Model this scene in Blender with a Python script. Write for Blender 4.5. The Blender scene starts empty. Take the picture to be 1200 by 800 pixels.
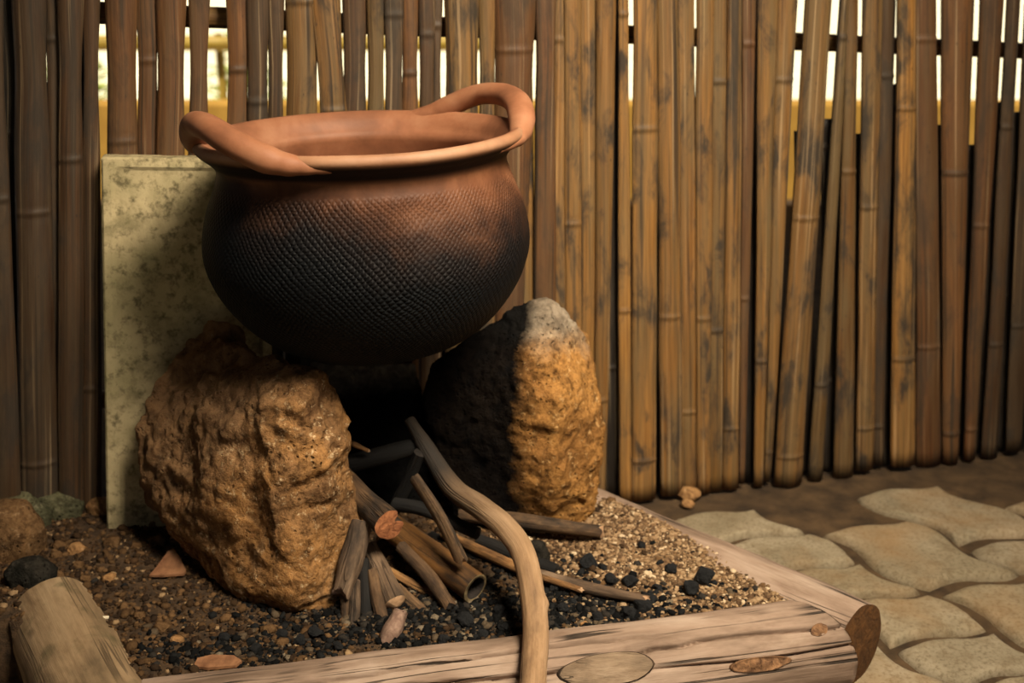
import bpy, bmesh, math, random
import numpy as np
from mathutils import Vector, Matrix, noise
random.seed(7)
rng = np.random.default_rng(11)
SC = bpy.context.scene
COL = SC.collection
PI = math.pi
R = math.radians

# ------------------------------------------------------------------ camera
F, PITCH, CH = 1300.0, 19.0, 1.0            # focal length in pixels of 1200, pitch down, height
cp, sp = math.cos(R(PITCH)), math.sin(R(PITCH))
cam_d = bpy.data.cameras.new('camera')
cam = bpy.data.objects.new('camera', cam_d)
COL.objects.link(cam)
cam.location = (0, 0, CH)
cam.rotation_euler = (R(90 - PITCH), 0, 0)
cam_d.sensor_width = 36
cam_d.lens = F / 1200 * 36
cam_d.clip_start = .02
cam_d.dof.use_dof = True
cam_d.dof.focus_distance = 1.47
cam_d.dof.aperture_fstop = 3.6
SC.camera = cam

def ray(px, py):
    a, b = (px - 600) / F, (400 - py) / F
    return Vector((a, cp + b * sp, -sp + b * cp))
def G(px, py, z=0.0):                        # point where the sight line meets height z
    d = ray(px, py); t = (z - CH) / d.z
    return Vector((d.x * t, d.y * t, z))
def P(px, py, Y):                            # point of the sight line at ground distance Y
    d = ray(px, py); t = Y / d.y
    return Vector((d.x * t, Y, CH + d.z * t))

# ------------------------------------------------------------------ objects
def tag(o, label=None, cat=None, group=None, kind=None):
    if label: o['label'] = label
    if cat: o['category'] = cat
    if group: o['group'] = group
    if kind: o['kind'] = kind
    return o
def empty(name, loc):
    o = bpy.data.objects.new(name, None); COL.objects.link(o)
    o.location = loc; o.empty_display_size = .05
    return o
def mk(name, verts, faces, mat, parent=None, loc=None, attr=None, smooth=True, mats=None, mi=None):
    v = np.asarray([tuple(p) for p in verts], dtype=float)
    if loc is None:
        loc = (float((v[:, 0].min() + v[:, 0].max()) / 2), float((v[:, 1].min() + v[:, 1].max()) / 2), float(v[:, 2].min()))
    loc = Vector(loc)
    me = bpy.data.meshes.new(name)
    me.from_pydata((v - np.array(loc)).tolist(), [], faces)
    for m in (mats or [mat]): me.materials.append(m)
    if mi is not None: me.polygons.foreach_set('material_index', mi)
    if smooth: me.polygons.foreach_set('use_smooth', [True] * len(me.polygons))
    if attr is not None:
        a = me.attributes.new('straight', 'FLOAT_VECTOR', 'POINT')
        a.data.foreach_set('vector', np.asarray([tuple(p) for p in attr], dtype=np.float32).ravel())
    me.update()
    o = bpy.data.objects.new(name, me); COL.objects.link(o)
    if parent:
        o.parent = parent
        o.location = loc - parent.location
    else:
        o.location = loc
    return o
def recalc(o):
    bm = bmesh.new(); bm.from_mesh(o.data)
    bmesh.ops.recalc_face_normals(bm, faces=bm.faces)
    bm.to_mesh(o.data); bm.free()
    return o
def box(name, a, b, mat, parent=None, bev=0.0, seg=2):
    bm = bmesh.new()
    bmesh.ops.create_cube(bm, size=1)
    s = [b[i] - a[i] for i in range(3)]; c = [(b[i] + a[i]) / 2 for i in range(3)]
    for v in bm.verts: v.co = Vector([v.co[i] * s[i] + c[i] for i in range(3)])
    if bev: bmesh.ops.bevel(bm, geom=bm.edges[:] , offset=bev, segments=seg, affect='EDGES', profile=.6)
    vs = [v.co.copy() for v in bm.verts]; bm.verts.index_update()
    fs = [[v.index for v in f.verts] for f in bm.faces]; bm.free()
    return mk(name, vs, fs, mat, parent, smooth=False)

def catmull(pts, rad, n):
    P_ = [Vector(p) for p in pts]
    if len(P_) == 2:
        return [P_[0].lerp(P_[1], i / n) for i in range(n + 1)], [rad[0] + (rad[1] - rad[0]) * i / n for i in range(n + 1)]
    P_ = [P_[0] * 2 - P_[1]] + P_ + [P_[-1] * 2 - P_[-2]]
    r_ = [rad[0]] + list(rad) + [rad[-1]]
    out, rr = [], []
    m = len(pts) - 1
    for i in range(n + 1):
        t = i / n * m; k = min(int(t), m - 1); u = t - k
        a, b, c, d = P_[k:k + 4]
        out.append(.5 * ((2 * b) + (c - a) * u + (2 * a - 5 * b + 4 * c - d) * u * u + (3 * b - a - 3 * c + d) * u ** 3))
        s = u * u * (3 - 2 * u)
        rr.append(r_[k + 1] * (1 - s) + r_[k + 2] * s)
    return out, rr

def tube_data(pts, rad, n=24, segs=16, rough=.06, nscale=30, seed=0, flat=1.0, up=None, ends=(.15, .15), profile=None, arc=None):
    """rings along a path; returns verts, faces, straightened coordinates. Ends close with a slightly domed cap."""
    path, rr = catmull(pts, rad, n)
    T = []
    for i in range(len(path)):
        a = path[max(i - 1, 0)]; b = path[min(i + 1, len(path) - 1)]
        T.append((b - a).normalized())
    nrm = Vector(up) if up is not None else Vector((0, 0, 1))
    nrm = (nrm - T[0] * nrm.dot(T[0]))
    if nrm.length < .05: nrm = Vector((0, -1, 0)) - T[0] * Vector((0, -1, 0)).dot(T[0])
    nrm.normalize()
    V, Fc, S = [], [], []
    L = 0
    so = Vector((seed * 7.31, seed * 3.77, seed * 5.13))
    for i, p in enumerate(path):
        if i:
            L += (path[i] - path[i - 1]).length
            nrm = (nrm - T[i] * nrm.dot(T[i])).normalized()
        bi = T[i].cross(nrm)
        for k in range(segs):
            a = 2 * PI * k / segs
            ca, sa = math.cos(a), math.sin(a)
            q = Vector((ca * rr[i], sa * rr[i], L))
            f = 1 + rough * (noise.noise(Vector((ca * 1.2, sa * 1.2, L * nscale * .25)) + so) * 1.5 + .5 * noise.noise(Vector((ca * 3, sa * 3, L * nscale)) + so))
            if profile: f *= profile(a, i / (len(path) - 1))
            V.append(p + (nrm * ca + bi * sa * flat) * rr[i] * f)
            S.append(q + so)
    m = len(path)
    for i in range(m - 1):
        for k in range(segs):
            k2 = (k + 1) % segs
            Fc.append((i * segs + k, i * segs + k2, (i + 1) * segs + k2, (i + 1) * segs + k))
    return V, Fc, S, path, T, rr

def ring_cap(V, ring, centre, out, dome, rough, seed, rings=5):
    """a cap over a ring of points: rings shrinking to the centre; returns verts, faces"""
    segs = len(ring); vs = list(ring); fs = []
    for j in range(1, rings + 1):
        u = j / rings
        for k in range(segs):
            p = ring[k].lerp(centre, u * .985)
            vs.append(p + out * (dome * math.sin(u * PI / 2) + rough * noise.noise(p * 260 + Vector((seed, 0, 0)))))
    for j in range(rings):
        for k in range(segs):
            k2 = (k + 1) % segs
            fs.append((j * segs + k, j * segs + k2, (j + 1) * segs + k2, (j + 1) * segs + k))
    fs.append(tuple(rings * segs + k for k in range(segs)))
    return vs, fs

def stick(name, pts, rad, mat, endmat, label, cat='firewood', group='firewood under the pot', n=28, segs=16, rough=.07, seed=0,
          flat=1.0, up=None, caps=(True, True), capdome=(.002, .002), profile=None, endlabel=None, nscale=30, slant=(0, 0), mitre=None):
    V, Fc, S, path, T, rr = tube_data(pts, rad, n, segs, rough, nscale, seed, flat, up, profile=profile)
    # slanted or broken ends
    for e, idx in ((0, 0), (1, len(path) - 1)):
        for k in range(segs):
            j = idx * segs + k
            d = noise.noise(Vector((math.cos(2 * PI * k / segs) * 1.3, math.sin(2 * PI * k / segs) * 1.3, seed + e * 9))) * slant[e]
            V[j] = V[j] + T[idx] * d
    if mitre:                                # cut the far end on a slanting plane
        Q, nm = mitre
        for i in range(len(path)):
            for k in range(segs):
                j = i * segs + k
                over = (V[j] - Q).dot(nm)
                if over > 0 or i == len(path) - 1: V[j] = V[j] - T[i] * (over / T[i].dot(nm))
    o = mk(name, V, Fc, mat, attr=S)
    tag(o, label, cat, group)
    for e, idx in ((0, 0), (1, len(path) - 1)):
        if not caps[e]: continue
        ring = [V[idx * segs + k] for k in range(segs)]
        c = sum(ring, Vector()) / segs
        vs, fs = ring_cap(V, ring, c, T[idx] * (1 if e else -1), capdome[e], .0016, seed + e)
        if e == 0: fs = [f[::-1] for f in fs]
        q = mk('cut_end', vs, fs, endmat, parent=o)
        if endlabel: q['label'] = endlabel
    return o

# ------------------------------------------------------------------ materials
class M:
    def __init__(s, name):
        s.m = bpy.data.materials.new(name); s.m.use_nodes = True
        s.t = s.m.node_tree; s.t.nodes.clear()
        s.o = s.t.nodes.new('ShaderNodeOutputMaterial')
        s.b = s.t.nodes.new('ShaderNodeBsdfPrincipled')
        s.t.links.new(s.b.outputs[0], s.o.inputs[0])
    def link(s, a, i):
        if isinstance(a, bpy.types.NodeSocket): s.t.links.new(a, i)
        elif a is not None:
            if hasattr(i.default_value, '__len__') and not hasattr(a, '__len__'): i.default_value = [a] * len(i.default_value)
            else: i.default_value = a
    def obj(s):
        return s.t.nodes.new('ShaderNodeTexCoord').outputs['Object']
    def attr(s, n='straight'):
        k = s.t.nodes.new('ShaderNodeAttribute'); k.attribute_name = n; return k.outputs['Vector']
    def rand(s): return s.t.nodes.new('ShaderNodeObjectInfo').outputs['Random']
    def island(s): return s.t.nodes.new('ShaderNodeNewGeometry').outputs['Random Per Island']
    def map(s, v, sc=(1, 1, 1), loc=(0, 0, 0), rot=(0, 0, 0)):
        k = s.t.nodes.new('ShaderNodeMapping'); s.link(v, k.inputs[0])
        k.inputs['Scale'].default_value = sc; k.inputs['Rotation'].default_value = rot
        s.link(loc, k.inputs['Location']); return k.outputs[0]
    def noise(s, v, sc=5, det=4, ro=.55, dist=0, col=False):
        k = s.t.nodes.new('ShaderNodeTexNoise'); s.link(v, k.inputs['Vector'])
        k.inputs['Scale'].default_value = sc; k.inputs['Detail'].default_value = det
        k.inputs['Roughness'].default_value = ro; k.inputs['Distortion'].default_value = dist
        return k.outputs['Color' if col else 'Fac']
    def voro(s, v, sc=5, feat='F1', out='Distance', rnd=1):
        k = s.t.nodes.new('ShaderNodeTexVoronoi'); k.feature = feat; s.link(v, k.inputs['Vector'])
        k.inputs['Scale'].default_value = sc; k.inputs['Randomness'].default_value = rnd
        return k.outputs[out]
    def ramp(s, f, st, interp='LINEAR'):
        k = s.t.nodes.new('ShaderNodeValToRGB'); s.link(f, k.inputs[0]); e = k.color_ramp.elements
        k.color_ramp.interpolation = interp
        while len(e) < len(st): e.new(.5)
        for x, (p, c) in zip(e, st):
            x.position = p; x.color = (c, c, c, 1) if not hasattr(c, '__len__') else (*c[:3], 1)
        return k.outputs[0]
    def mix(s, f, a, b, mode='MIX'):
        k = s.t.nodes.new('ShaderNodeMix'); k.data_type = 'RGBA'; k.blend_type = mode
        s.link(f, k.inputs[0])
        for q, i in ((a, 6), (b, 7)):
            if isinstance(q, tuple) and len(q) == 3: q = (*q, 1)
            s.link(q, k.inputs[i])
        return k.outputs[2]
    def math(s, op, a, b=None, c=None, clamp=False):
        k = s.t.nodes.new('ShaderNodeMath'); k.operation = op; k.use_clamp = clamp
        s.link(a, k.inputs[0]); s.link(b, k.inputs[1]); s.link(c, k.inputs[2]); return k.outputs[0]
    def vadd(s, a, b, op='ADD', scale=None):
        k = s.t.nodes.new('ShaderNodeVectorMath'); k.operation = op; s.link(a, k.inputs[0]); s.link(b, k.inputs[1])
        if scale is not None: s.link(scale, k.inputs['Scale'])
        return k.outputs[0]
    def sep(s, v):
        k = s.t.nodes.new('ShaderNodeSeparateXYZ'); s.link(v, k.inputs[0]); return k.outputs
    def comb(s, x, y, z):
        k = s.t.nodes.new('ShaderNodeCombineXYZ'); s.link(x, k.inputs[0]); s.link(y, k.inputs[1]); s.link(z, k.inputs[2]); return k.outputs[0]
    def bump(s, h, st=.5, dist=.01, prev=None):
        k = s.t.nodes.new('ShaderNodeBump'); k.inputs['Strength'].default_value = st; k.inputs['Distance'].default_value = dist
        s.link(h, k.inputs['Height'])
        if prev is not None: s.link(prev, k.inputs['Normal'])
        return k.outputs[0]
    def out(s, col, rough=.8, nrm=None, spec=.3):
        if isinstance(col, tuple) and len(col) == 3: col = (*col, 1)
        s.link(col, s.b.inputs['Base Color']); s.link(rough, s.b.inputs['Roughness'])
        s.b.inputs['Specular IOR Level'].default_value = spec
        if nrm is not None: s.link(nrm, s.b.inputs['Normal'])
        return s.m

def lin(r, g, b):
    f = lambda c: (c / 255 / 12.92) if c <= 10 else (((c / 255) + .055) / 1.055) ** 2.4
    return (f(r), f(g), f(b))

def mat_bamboo(name, stops, grey, mould=.5):
    m = M(name); v = m.attr(); r = m.rand()
    base = m.ramp(r, stops)
    streak = m.noise(m.map(v, (1, 1, .02)), 260, 5, .65)
    long_ = m.noise(m.map(v, (1, 1, .08)), 45, 5, .65)
    blot = m.noise(m.map(v, (1, 1, .35)), 22, 5, .65, .4)
    c = m.mix(m.ramp(streak, [(.34, 0), (.66, 1)]), m.mix(.75, base, (.22, .16, .1), 'MULTIPLY'), base)
    c = m.mix(m.ramp(long_, [(.35, 0), (.7, .85)]), c, grey)
    c = m.mix(m.ramp(m.noise(m.map(v, (1, 1, .02)), 60, 3, .5), [(.6, 0), (.68, .8)]), c, (.03, .02, .012))
    c = m.mix(m.math('MULTIPLY', m.ramp(blot, [(.50, 0), (.64, 1)]), mould), c, (.028, .02, .013))
    ln = m.noise(m.map(v, (1, 0, .008)), 190, 2, .5)
    c = m.mix(m.ramp(ln, [(.60, 0), (.66, .75)]), c, (.022, .015, .009))
    c = m.mix(m.ramp(ln, [(.30, .45), (.40, 0)]), c, m.mix(.5, base, (.62, .45, .26)))
    spots = m.voro(m.map(v, (1, 1, .55)), 75, rnd=1)
    sp2 = m.math('MULTIPLY', m.ramp(spots, [(.06, 1), (.16, 0)]), m.ramp(m.noise(v, 9, 2), [(.5, 0), (.62, .7)]))
    c = m.mix(sp2, c, (.02, .014, .01))
    an = m.t.nodes.new('ShaderNodeAttribute'); an.attribute_name = 'node'
    c = m.mix(m.math('MULTIPLY', an.outputs['Fac'], m.math('MULTIPLY', r, .7)), c, (.03, .02, .012))
    h = m.math('ADD', m.math('MULTIPLY', streak, .6), m.math('MULTIPLY', blot, .4))
    return m.out(c, m.ramp(blot, [(.3, .45), (.7, .8)]), m.bump(h, .45, .004), .35)

def mat_rock(name, cols, soot=None, plane=None,  dark=(.035, .022, .012), grey=None, scale=1.0, bstr=.9, topgrey=None):
    m = M(name); v = m.obj()
    big = m.noise(v, 9 * scale, 5, .6, .5)
    mid = m.noise(v, 34 * scale, 6, .65, .3)
    fine = m.noise(v, 170 * scale, 5, .7)
    c = m.ramp(big, [(.3, cols[0]), (.45, cols[1]), (.58, cols[2]), (.72, cols[3])])
    c = m.mix(m.ramp(mid, [(.32, .95), (.5, 0)]), c, dark)
    c = m.mix(m.ramp(fine, [(.35, .7), (.55, 0)]), c, m.mix(.7, c, (.1, .07, .045), 'MULTIPLY'))
    c = m.mix(m.ramp(m.noise(v, 75 * scale, 5, .75), [(.57, 0), (.68, .75)]), c, cols[4])
    pit = m.math('MULTIPLY', m.ramp(m.voro(m.vadd(v, m.vadd(m.noise(v, 60, 3, col=True), (.012,)*3, 'MULTIPLY')), 120 * scale), [(.12, 1), (.3, 0)]), m.ramp(m.noise(v, 16 * scale, 4), [(.46, 0), (.6, .8)]))
    c = m.mix(pit, c, m.mix(.5, dark, (.01, .007, .004)))
    x, y, z = m.sep(v)[:]
    if plane:                                # duller weathered face
        e = m.math('ADD', m.math('ADD', m.math('MULTIPLY', x, plane[0]), m.math('MULTIPLY', z, plane[1])), m.math('MULTIPLY', m.math('SUBTRACT', big, .5), .10))
        c = m.mix(m.ramp(m.math('ADD', m.math('MULTIPLY', m.math('SUBTRACT', e, plane[2]), 12), .5), [(.1, 0), (.9, .8)]), c, m.mix(m.ramp(mid, [(.35, 0), (.6, 1)]), plane[3], plane[4]))
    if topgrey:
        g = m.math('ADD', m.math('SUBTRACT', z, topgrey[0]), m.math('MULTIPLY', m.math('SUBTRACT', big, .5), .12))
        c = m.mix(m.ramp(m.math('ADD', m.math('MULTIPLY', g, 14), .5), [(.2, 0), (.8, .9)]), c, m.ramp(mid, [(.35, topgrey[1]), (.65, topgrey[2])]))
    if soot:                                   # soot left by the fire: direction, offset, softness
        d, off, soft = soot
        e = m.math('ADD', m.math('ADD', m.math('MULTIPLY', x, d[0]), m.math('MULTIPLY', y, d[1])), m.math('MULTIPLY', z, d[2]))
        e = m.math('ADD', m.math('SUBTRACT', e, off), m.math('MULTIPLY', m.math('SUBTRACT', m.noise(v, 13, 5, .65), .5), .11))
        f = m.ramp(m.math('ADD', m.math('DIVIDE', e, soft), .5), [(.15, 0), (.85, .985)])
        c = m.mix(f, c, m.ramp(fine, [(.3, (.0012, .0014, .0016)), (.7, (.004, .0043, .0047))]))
    if grey:
        c = m.mix(m.ramp(m.noise(v, 7, 3), [(.5, 0), (.65, .7)]), c, grey)
    h = m.math('ADD', m.math('MULTIPLY', mid, .7), m.math('MULTIPLY', fine, .3))
    h = m.math('SUBTRACT', h, m.math('MULTIPLY', pit, .5))
    h = m.math('ADD', h, m.math('MULTIPLY', m.ramp(m.voro(m.vadd(v, m.vadd(m.noise(v, 20, 3, col=True), (.03,)*3, 'MULTIPLY')), 38 * scale), [(0, 0), (.35, 1)]), .25))
    return m.out(c, 1.0, m.bump(h, bstr, .012), .015)

def mat_wood(name, cols, crack=.6, lichen=None, bstr=.6, sc=1.0, knots=True, char_shade=None, burn=0):
    m = M(name); v = m.attr()
    g = m.noise(m.map(v, (1, 1, .05)), 110 * sc, 6, .65, .2)
    b = m.noise(m.map(v, (1, 1, .3)), 14 * sc, 5, .6, .3)
    c = m.ramp(b, [(.34, cols[0]), (.5, cols[1]), (.64, cols[2])])
    c = m.mix(m.ramp(m.noise(m.map(v, (1, 1, .4)), 24 * sc, 5, .7), [(.52, 0), (.68, .5)]), c, m.mix(.8, c, (.42, .34, .26), 'MULTIPLY'))
    c = m.mix(m.ramp(g, [(.3, .5), (.55, 0)]), c, m.mix(.7, c, (.3, .23, .18), 'MULTIPLY'))
    ck = m.noise(m.map(v, (1, 1, .03)), 34 * sc, 3, .5, .6)
    ckm = m.ramp(m.math('ABSOLUTE', m.math('SUBTRACT', ck, .56)), [(.0, 1), (.012, .8), (.02, 0)])
    ckm = m.math('MULTIPLY', ckm, m.math('MULTIPLY', m.ramp(m.noise(v, 6, 2), [(.42, 0), (.55, 1)]), crack))
    c = m.mix(ckm, c, (.012, .008, .005))
    if knots:
        kn = m.voro(m.map(v, (1, 1, .6)), 22 * sc)
        km = m.math('MULTIPLY', m.ramp(kn, [(.1, 1), (.24, 0)]), m.ramp(m.noise(v, 7, 2), [(.56, 0), (.64, .8)]))
        c = m.mix(km, c, (.05, .025, .012))
    if burn: c = m.mix(m.math('MULTIPLY', m.ramp(m.noise(m.map(v, (1, 1, .45)), 19, 5, .7), [(.44, 0), (.62, 1)]), burn), c, (.007, .0065, .006))
    if char_shade:                                 # some real char near the fire, mostly shade painted into the colour
        L = m.math('SUBTRACT', m.sep(v)[2], char_shade[0]); L = m.math('ADD', L, m.math('MULTIPLY', m.math('SUBTRACT', b, .5), .08))
        c = m.mix(m.ramp(L, [(char_shade[1], .93), (char_shade[2], 0)]), c, (.008, .0075, .007))
    if lichen: c = m.mix(m.ramp(m.noise(v, 20, 4), [(.55, 0), (.7, .8)]), c, lichen)
    h = m.math('SUBTRACT', m.math('ADD', m.math('MULTIPLY', g, .5), m.math('MULTIPLY', b, .4)), m.math('MULTIPLY', ckm, 1.2))
    return m.out(c, .8, m.bump(h, bstr, .006), .25)

def mat_end(name, a, b, char_shade=0.0):
    m = M(name); v = m.obj()
    n = m.noise(v, 90, 5, .65, .5); n2 = m.noise(v, 26, 4, .6)
    c = m.mix(m.ramp(n, [(.35, 0), (.65, 1)]), a, b)
    c = m.mix(m.ramp(n2, [(.5, 0), (.66, .35 + char_shade * .6)]), c, (.015, .01, .008))
    return m.out(c, .85, m.bump(n, .7, .005), .2)

def mat_plain(name, a, b, sc=20, rough=.85, bst=.5, bd=.006, det=5, lo=.35, hi=.65):
    m = M(name); v = m.obj(); n = m.noise(v, sc, det, .62, .2)
    return m.out(m.mix(m.ramp(n, [(lo, 0), (hi, 1)]), a, b), rough, m.bump(m.noise(v, sc * 3, 5, .65), bst, bd), .25)

BAMB = mat_bamboo('split bamboo', [(0, lin(100, 68, 34)), (.2, lin(144, 100, 48)), (.4, lin(112, 80, 44)), (.6, lin(156, 110, 54)), (.8, lin(120, 84, 40)), (1, lin(84, 64, 38))], lin(94, 78, 52), .95)
BAMB_D = mat_bamboo('dark brown bamboo', [(0, lin(58, 38, 22)), (.5, lin(80, 54, 32)), (1, lin(66, 46, 28))], lin(72, 58, 42), .8)  # darker slats, at both ends and scattered between
BAMB_SHADE = mat_bamboo('shade dark bamboo', [(0, lin(26, 19, 13)), (1, lin(34, 25, 17))], lin(30, 24, 18), .6)  # dark copy of the bamboo; shade in the gaps put into its colour
BAMB_W = mat_bamboo('reddish bamboo', [(0, lin(94, 60, 33)), (1, lin(116, 76, 42))], lin(84, 64, 42), .5)
RAIL = mat_bamboo('rail bamboo', [(0, lin(120, 84, 40)), (1, lin(140, 100, 48))], lin(120, 95, 60), .3)
YELB = mat_bamboo('sunlit yellow bamboo', [(0, lin(170, 140, 40)), (1, lin(180, 150, 50))], lin(170, 140, 60), .2)

# ------------------------------------------------------------------ setting
FA, FB = G(760, 582, 0), G(1200, 527, 0)
fdir = (FB - FA).normalized()
fn = Vector((-fdir.y, fdir.x, 0))            # away from the camera
def fence_hit(px, py, off=0.0):
    d = ray(px, py); o = Vector((0, 0, CH)); a = FA + fn * off
    t = (a - o).dot(fn) / d.dot(fn)
    return o + d * t

SOIL_DARK = mat_plain('trodden earth', lin(42, 31, 20), lin(76, 58, 38), 16, .95, .6, .006)
GROUND_OUT = mat_plain('pale dry ground', lin(226, 214, 176), lin(240, 230, 200), 3, .95, .2, .01)
OCHRE = mat_plain('ochre plaster', lin(150, 110, 44), lin(170, 128, 54), 5, .9, .3, .01)
THATCH = mat_plain('thatch', lin(70, 52, 34), lin(96, 72, 46), 30, .95, .6, .01)
PAVER = None
def mat_paver():
    m = M('worn concrete pavers'); v = m.obj()
    n = m.noise(v, 7, 4, .6); f = m.noise(v, 160, 4, .7); r = m.island()
    c = m.ramp(n, [(.3, lin(106, 96, 78)), (.55, lin(130, 118, 98)), (.75, lin(148, 136, 116))])
    c = m.mix(m.math('MULTIPLY', r, .25), c, lin(128, 110, 80))
    c = m.mix(m.ramp(f, [(.36, .6), (.52, 0)]), c, lin(84, 70, 50))
    c = m.mix(m.ramp(m.noise(v, 26, 5, .7), [(.5, 0), (.66, .5)]), c, lin(92, 76, 54))
    dust = m.noise(v, 4, 4, .6)
    c = m.mix(m.ramp(dust, [(.5, 0), (.7, .55)]), c, lin(130, 98, 62))
    return m.out(c, .9, m.bump(m.math('ADD', f, m.math('MULTIPLY', n, .5)), .5, .004), .2)
PAVER = mat_paver()

# earth base of the shelter
tag(box('floor', (-3.5, -3.2, -.08), (3.5, 4.9, -.014), SOIL_DARK), kind='structure')
# pavers: wavy interlocking blocks, one mesh
def pavers():
    A = Vector((.554, 1.837, 0)); u = Vector((.19, .053, 0)); w = Vector((.145, -.207, 0))
    un, wn = u.normalized(), w.normalized()
    up_ = Vector((-un.y, un.x, 0)); wp = Vector((-wn.y, wn.x, 0))
    def warp(a, b):                          # every joint follows one wavy field, so the blocks interlock
        p = A + u * a + w * b
        p = p + wp * .019 * math.sin(2 * PI * (b + .05)) + up_ * .010 * math.sin(2 * PI * (a - .1))
        return p + Vector((noise.noise(Vector((p.x * 9, p.y * 9, 3))), noise.noise(Vector((p.x * 9, p.y * 9, 8))), 0)) * .006
    V, Fc = [], []
    for k in range(-14, 9):
        half = (k == -1)
        for j in range(-24, 44):
            step = .5 if half else 1.0
            off = 0 if k in (-1, 0) else (.5 if k % 2 else 0)
            s0, t0, s1, t1 = k, j * step + off, k + 1, j * step + off + step
            mid = A + u * (k + .5) + w * (t0 + step / 2)
            if mid.x > 2.2 or mid.x < -1.6 or mid.y < -.6: continue
            if (mid - FA).dot(fn) > -.09: continue
            q = 12
            par = [(s0 + i / q, t0) for i in range(q)] + [(s1, t0 + step * i / q) for i in range(q)] + [(s1 - i / q, t1) for i in range(q)] + [(s0, t1 - step * i / q) for i in range(q)]
            loop = [warp(a, b) for a, b in par]
            n = len(loop); cen = sum(loop, Vector()) / n
            dz = random.uniform(-.0015, .0015); tx, ty = random.uniform(-.008, .008), random.uniform(-.008, .008)
            b0 = len(V)
            rings = [(.0095, -.03), (.010, -.013), (.0135, -.0065), (.018, -.002), (.023, -.0003), (.030, 0), (.04, 0)]
            for ins, z in rings:
                for i, p in enumerate(loop):
                    q_ = p + (cen - p) * (ins / (.085 if half else .105))
                    q_ = q_ + Vector((1, 1, 0)) * noise.noise(q_ * 70) * .0016
                    V.append(Vector((q_.x, q_.y, z + dz + (q_.x - cen.x) * tx + (q_.y - cen.y) * ty)))
            for r_ in range(len(rings) - 1):
                for i in range(n):
                    i2 = (i + 1) % n
                    Fc.append((b0 + r_ * n + i, b0 + r_ * n + i2, b0 + (r_ + 1) * n + i2, b0 + (r_ + 1) * n + i))
            tt = b0 + (len(rings) - 1) * n
            V.append(Vector((cen.x, cen.y, dz + .0005))); ci = len(V) - 1
            for i in range(n): Fc.append((tt + i, tt + (i + 1) % n, ci))
    return V, Fc
V, Fc = pavers()
o = mk('floor_paving', V, Fc, PAVER, loc=(0, 0, -.03)); tag(o, kind='structure'); recalc(o)

# outdoors beyond the fence
tag(box('ground', (-30, 4.9, -.1), (30, 60, -.02), GROUND_OUT), kind='structure')
tag(box('ground', (-30, -30, -.1), (30, -3.2, -.02), GROUND_OUT), kind='structure')
tag(box('shade_roof', (-3.6, -2.2, 2.3), (3.6, 3.45, 2.42), THATCH), kind='structure')  # unseen roof, added to keep the sun off the hearth
tag(box('shade_wall_left', (-1.75, -1.2, -.05), (-1.68, 1.45, 2.3), THATCH), kind='structure')  # unseen side wall, added to darken the left side
tag(box('shade_wall_right', (1.75, .5, -.05), (1.82, 2.5, 2.3), THATCH), kind='structure')  # unseen side wall, added to darken the right end of the fence
wl = box('garden_wall', (-6, 4.9, -.05), (7, 5.08, .405), OCHRE, bev=.01)
tag(wl, 'low ochre plastered garden wall seen through the gaps of the bamboo fence', 'wall')

# yellow rail on posts out in the sun
gr = empty('garden_rail', (0, 5.6, -.02))
tag(gr, 'thin yellow bamboo rail on posts outside, behind the slat fence', 'rail')
ry = 5.6; rz = P(400, 50, ry).z
V, Fc, S, *_ = tube_data([(-3.6, ry, rz), (.1, ry, rz - .004)], [.038, .036], 30, 12, .03)
mk('rail', V, Fc, YELB, gr, attr=S)
for x in (-3.5, -1.45, .06):
    V, Fc, S, *_ = tube_data([(x, ry + .072, -.06), (x, ry + .072, rz + .04)], [.024, .02], 20, 10, .03, seed=x)
    mk('post', V, Fc, YELB, gr, attr=S)

# shrubs beyond
LEAF = mat_plain('green leaves', lin(120, 140, 40), lin(170, 180, 70), 8, .6, .1, .002)
STEM = mat_plain('shrub stem', lin(90, 70, 40), lin(110, 84, 50), 20)
def shrub(x, y, h, w, label, n=420):
    e = empty('shrub', (x, y, -.03)); tag(e, label, 'shrub', 'shrubs beyond the fence')
    V, Fc = [], []
    for i in range(n):
        a = random.uniform(0, 2 * PI); r = w * math.sqrt(random.random()) * .5; z = h * (random.uniform(.12, 1))
        r *= math.sin(PI * min(1, (z / h) * .8 + .2)) + .15
        c = Vector((x + r * math.cos(a), y + r * math.sin(a), z)); L = random.uniform(.05, .09)
        d = Vector((math.cos(a), math.sin(a), random.uniform(-.4, .9))).normalized(); s = d.cross(Vector((0, 0, 1))).normalized()
        b = len(V); nn = d.cross(s)
        V += [c, c + d * L * .5 + s * L * .22 - nn * L * .05, c + d * L, c + d * L * .5 - s * L * .22 - nn * L * .05, c + d * L * .5 + nn * .006]
        Fc += [(b, b + 1, b + 4), (b + 1, b + 2, b + 4), (b + 2, b + 3, b + 4), (b + 3, b, b + 4)]
    mk('foliage', V, Fc, LEAF, e)
    V, Fc, S, *_ = tube_data([(x, y, -.05), (x + .03, y, h * .75)], [.02, .008], 10, 8, .1)
    mk('stem', V, Fc, STEM, e, attr=S)
g0 = P(256, 90, 6.2)
shrub(g0.x + .1, 6.4, .62, .34, 'small pale green shrub seen through the widest gap above the concrete slab')
shrub(g0.x - 1.05, 6.9, .5, .4, 'low green shrub beyond the garden wall, hidden mostly by the dark slats')

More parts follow.
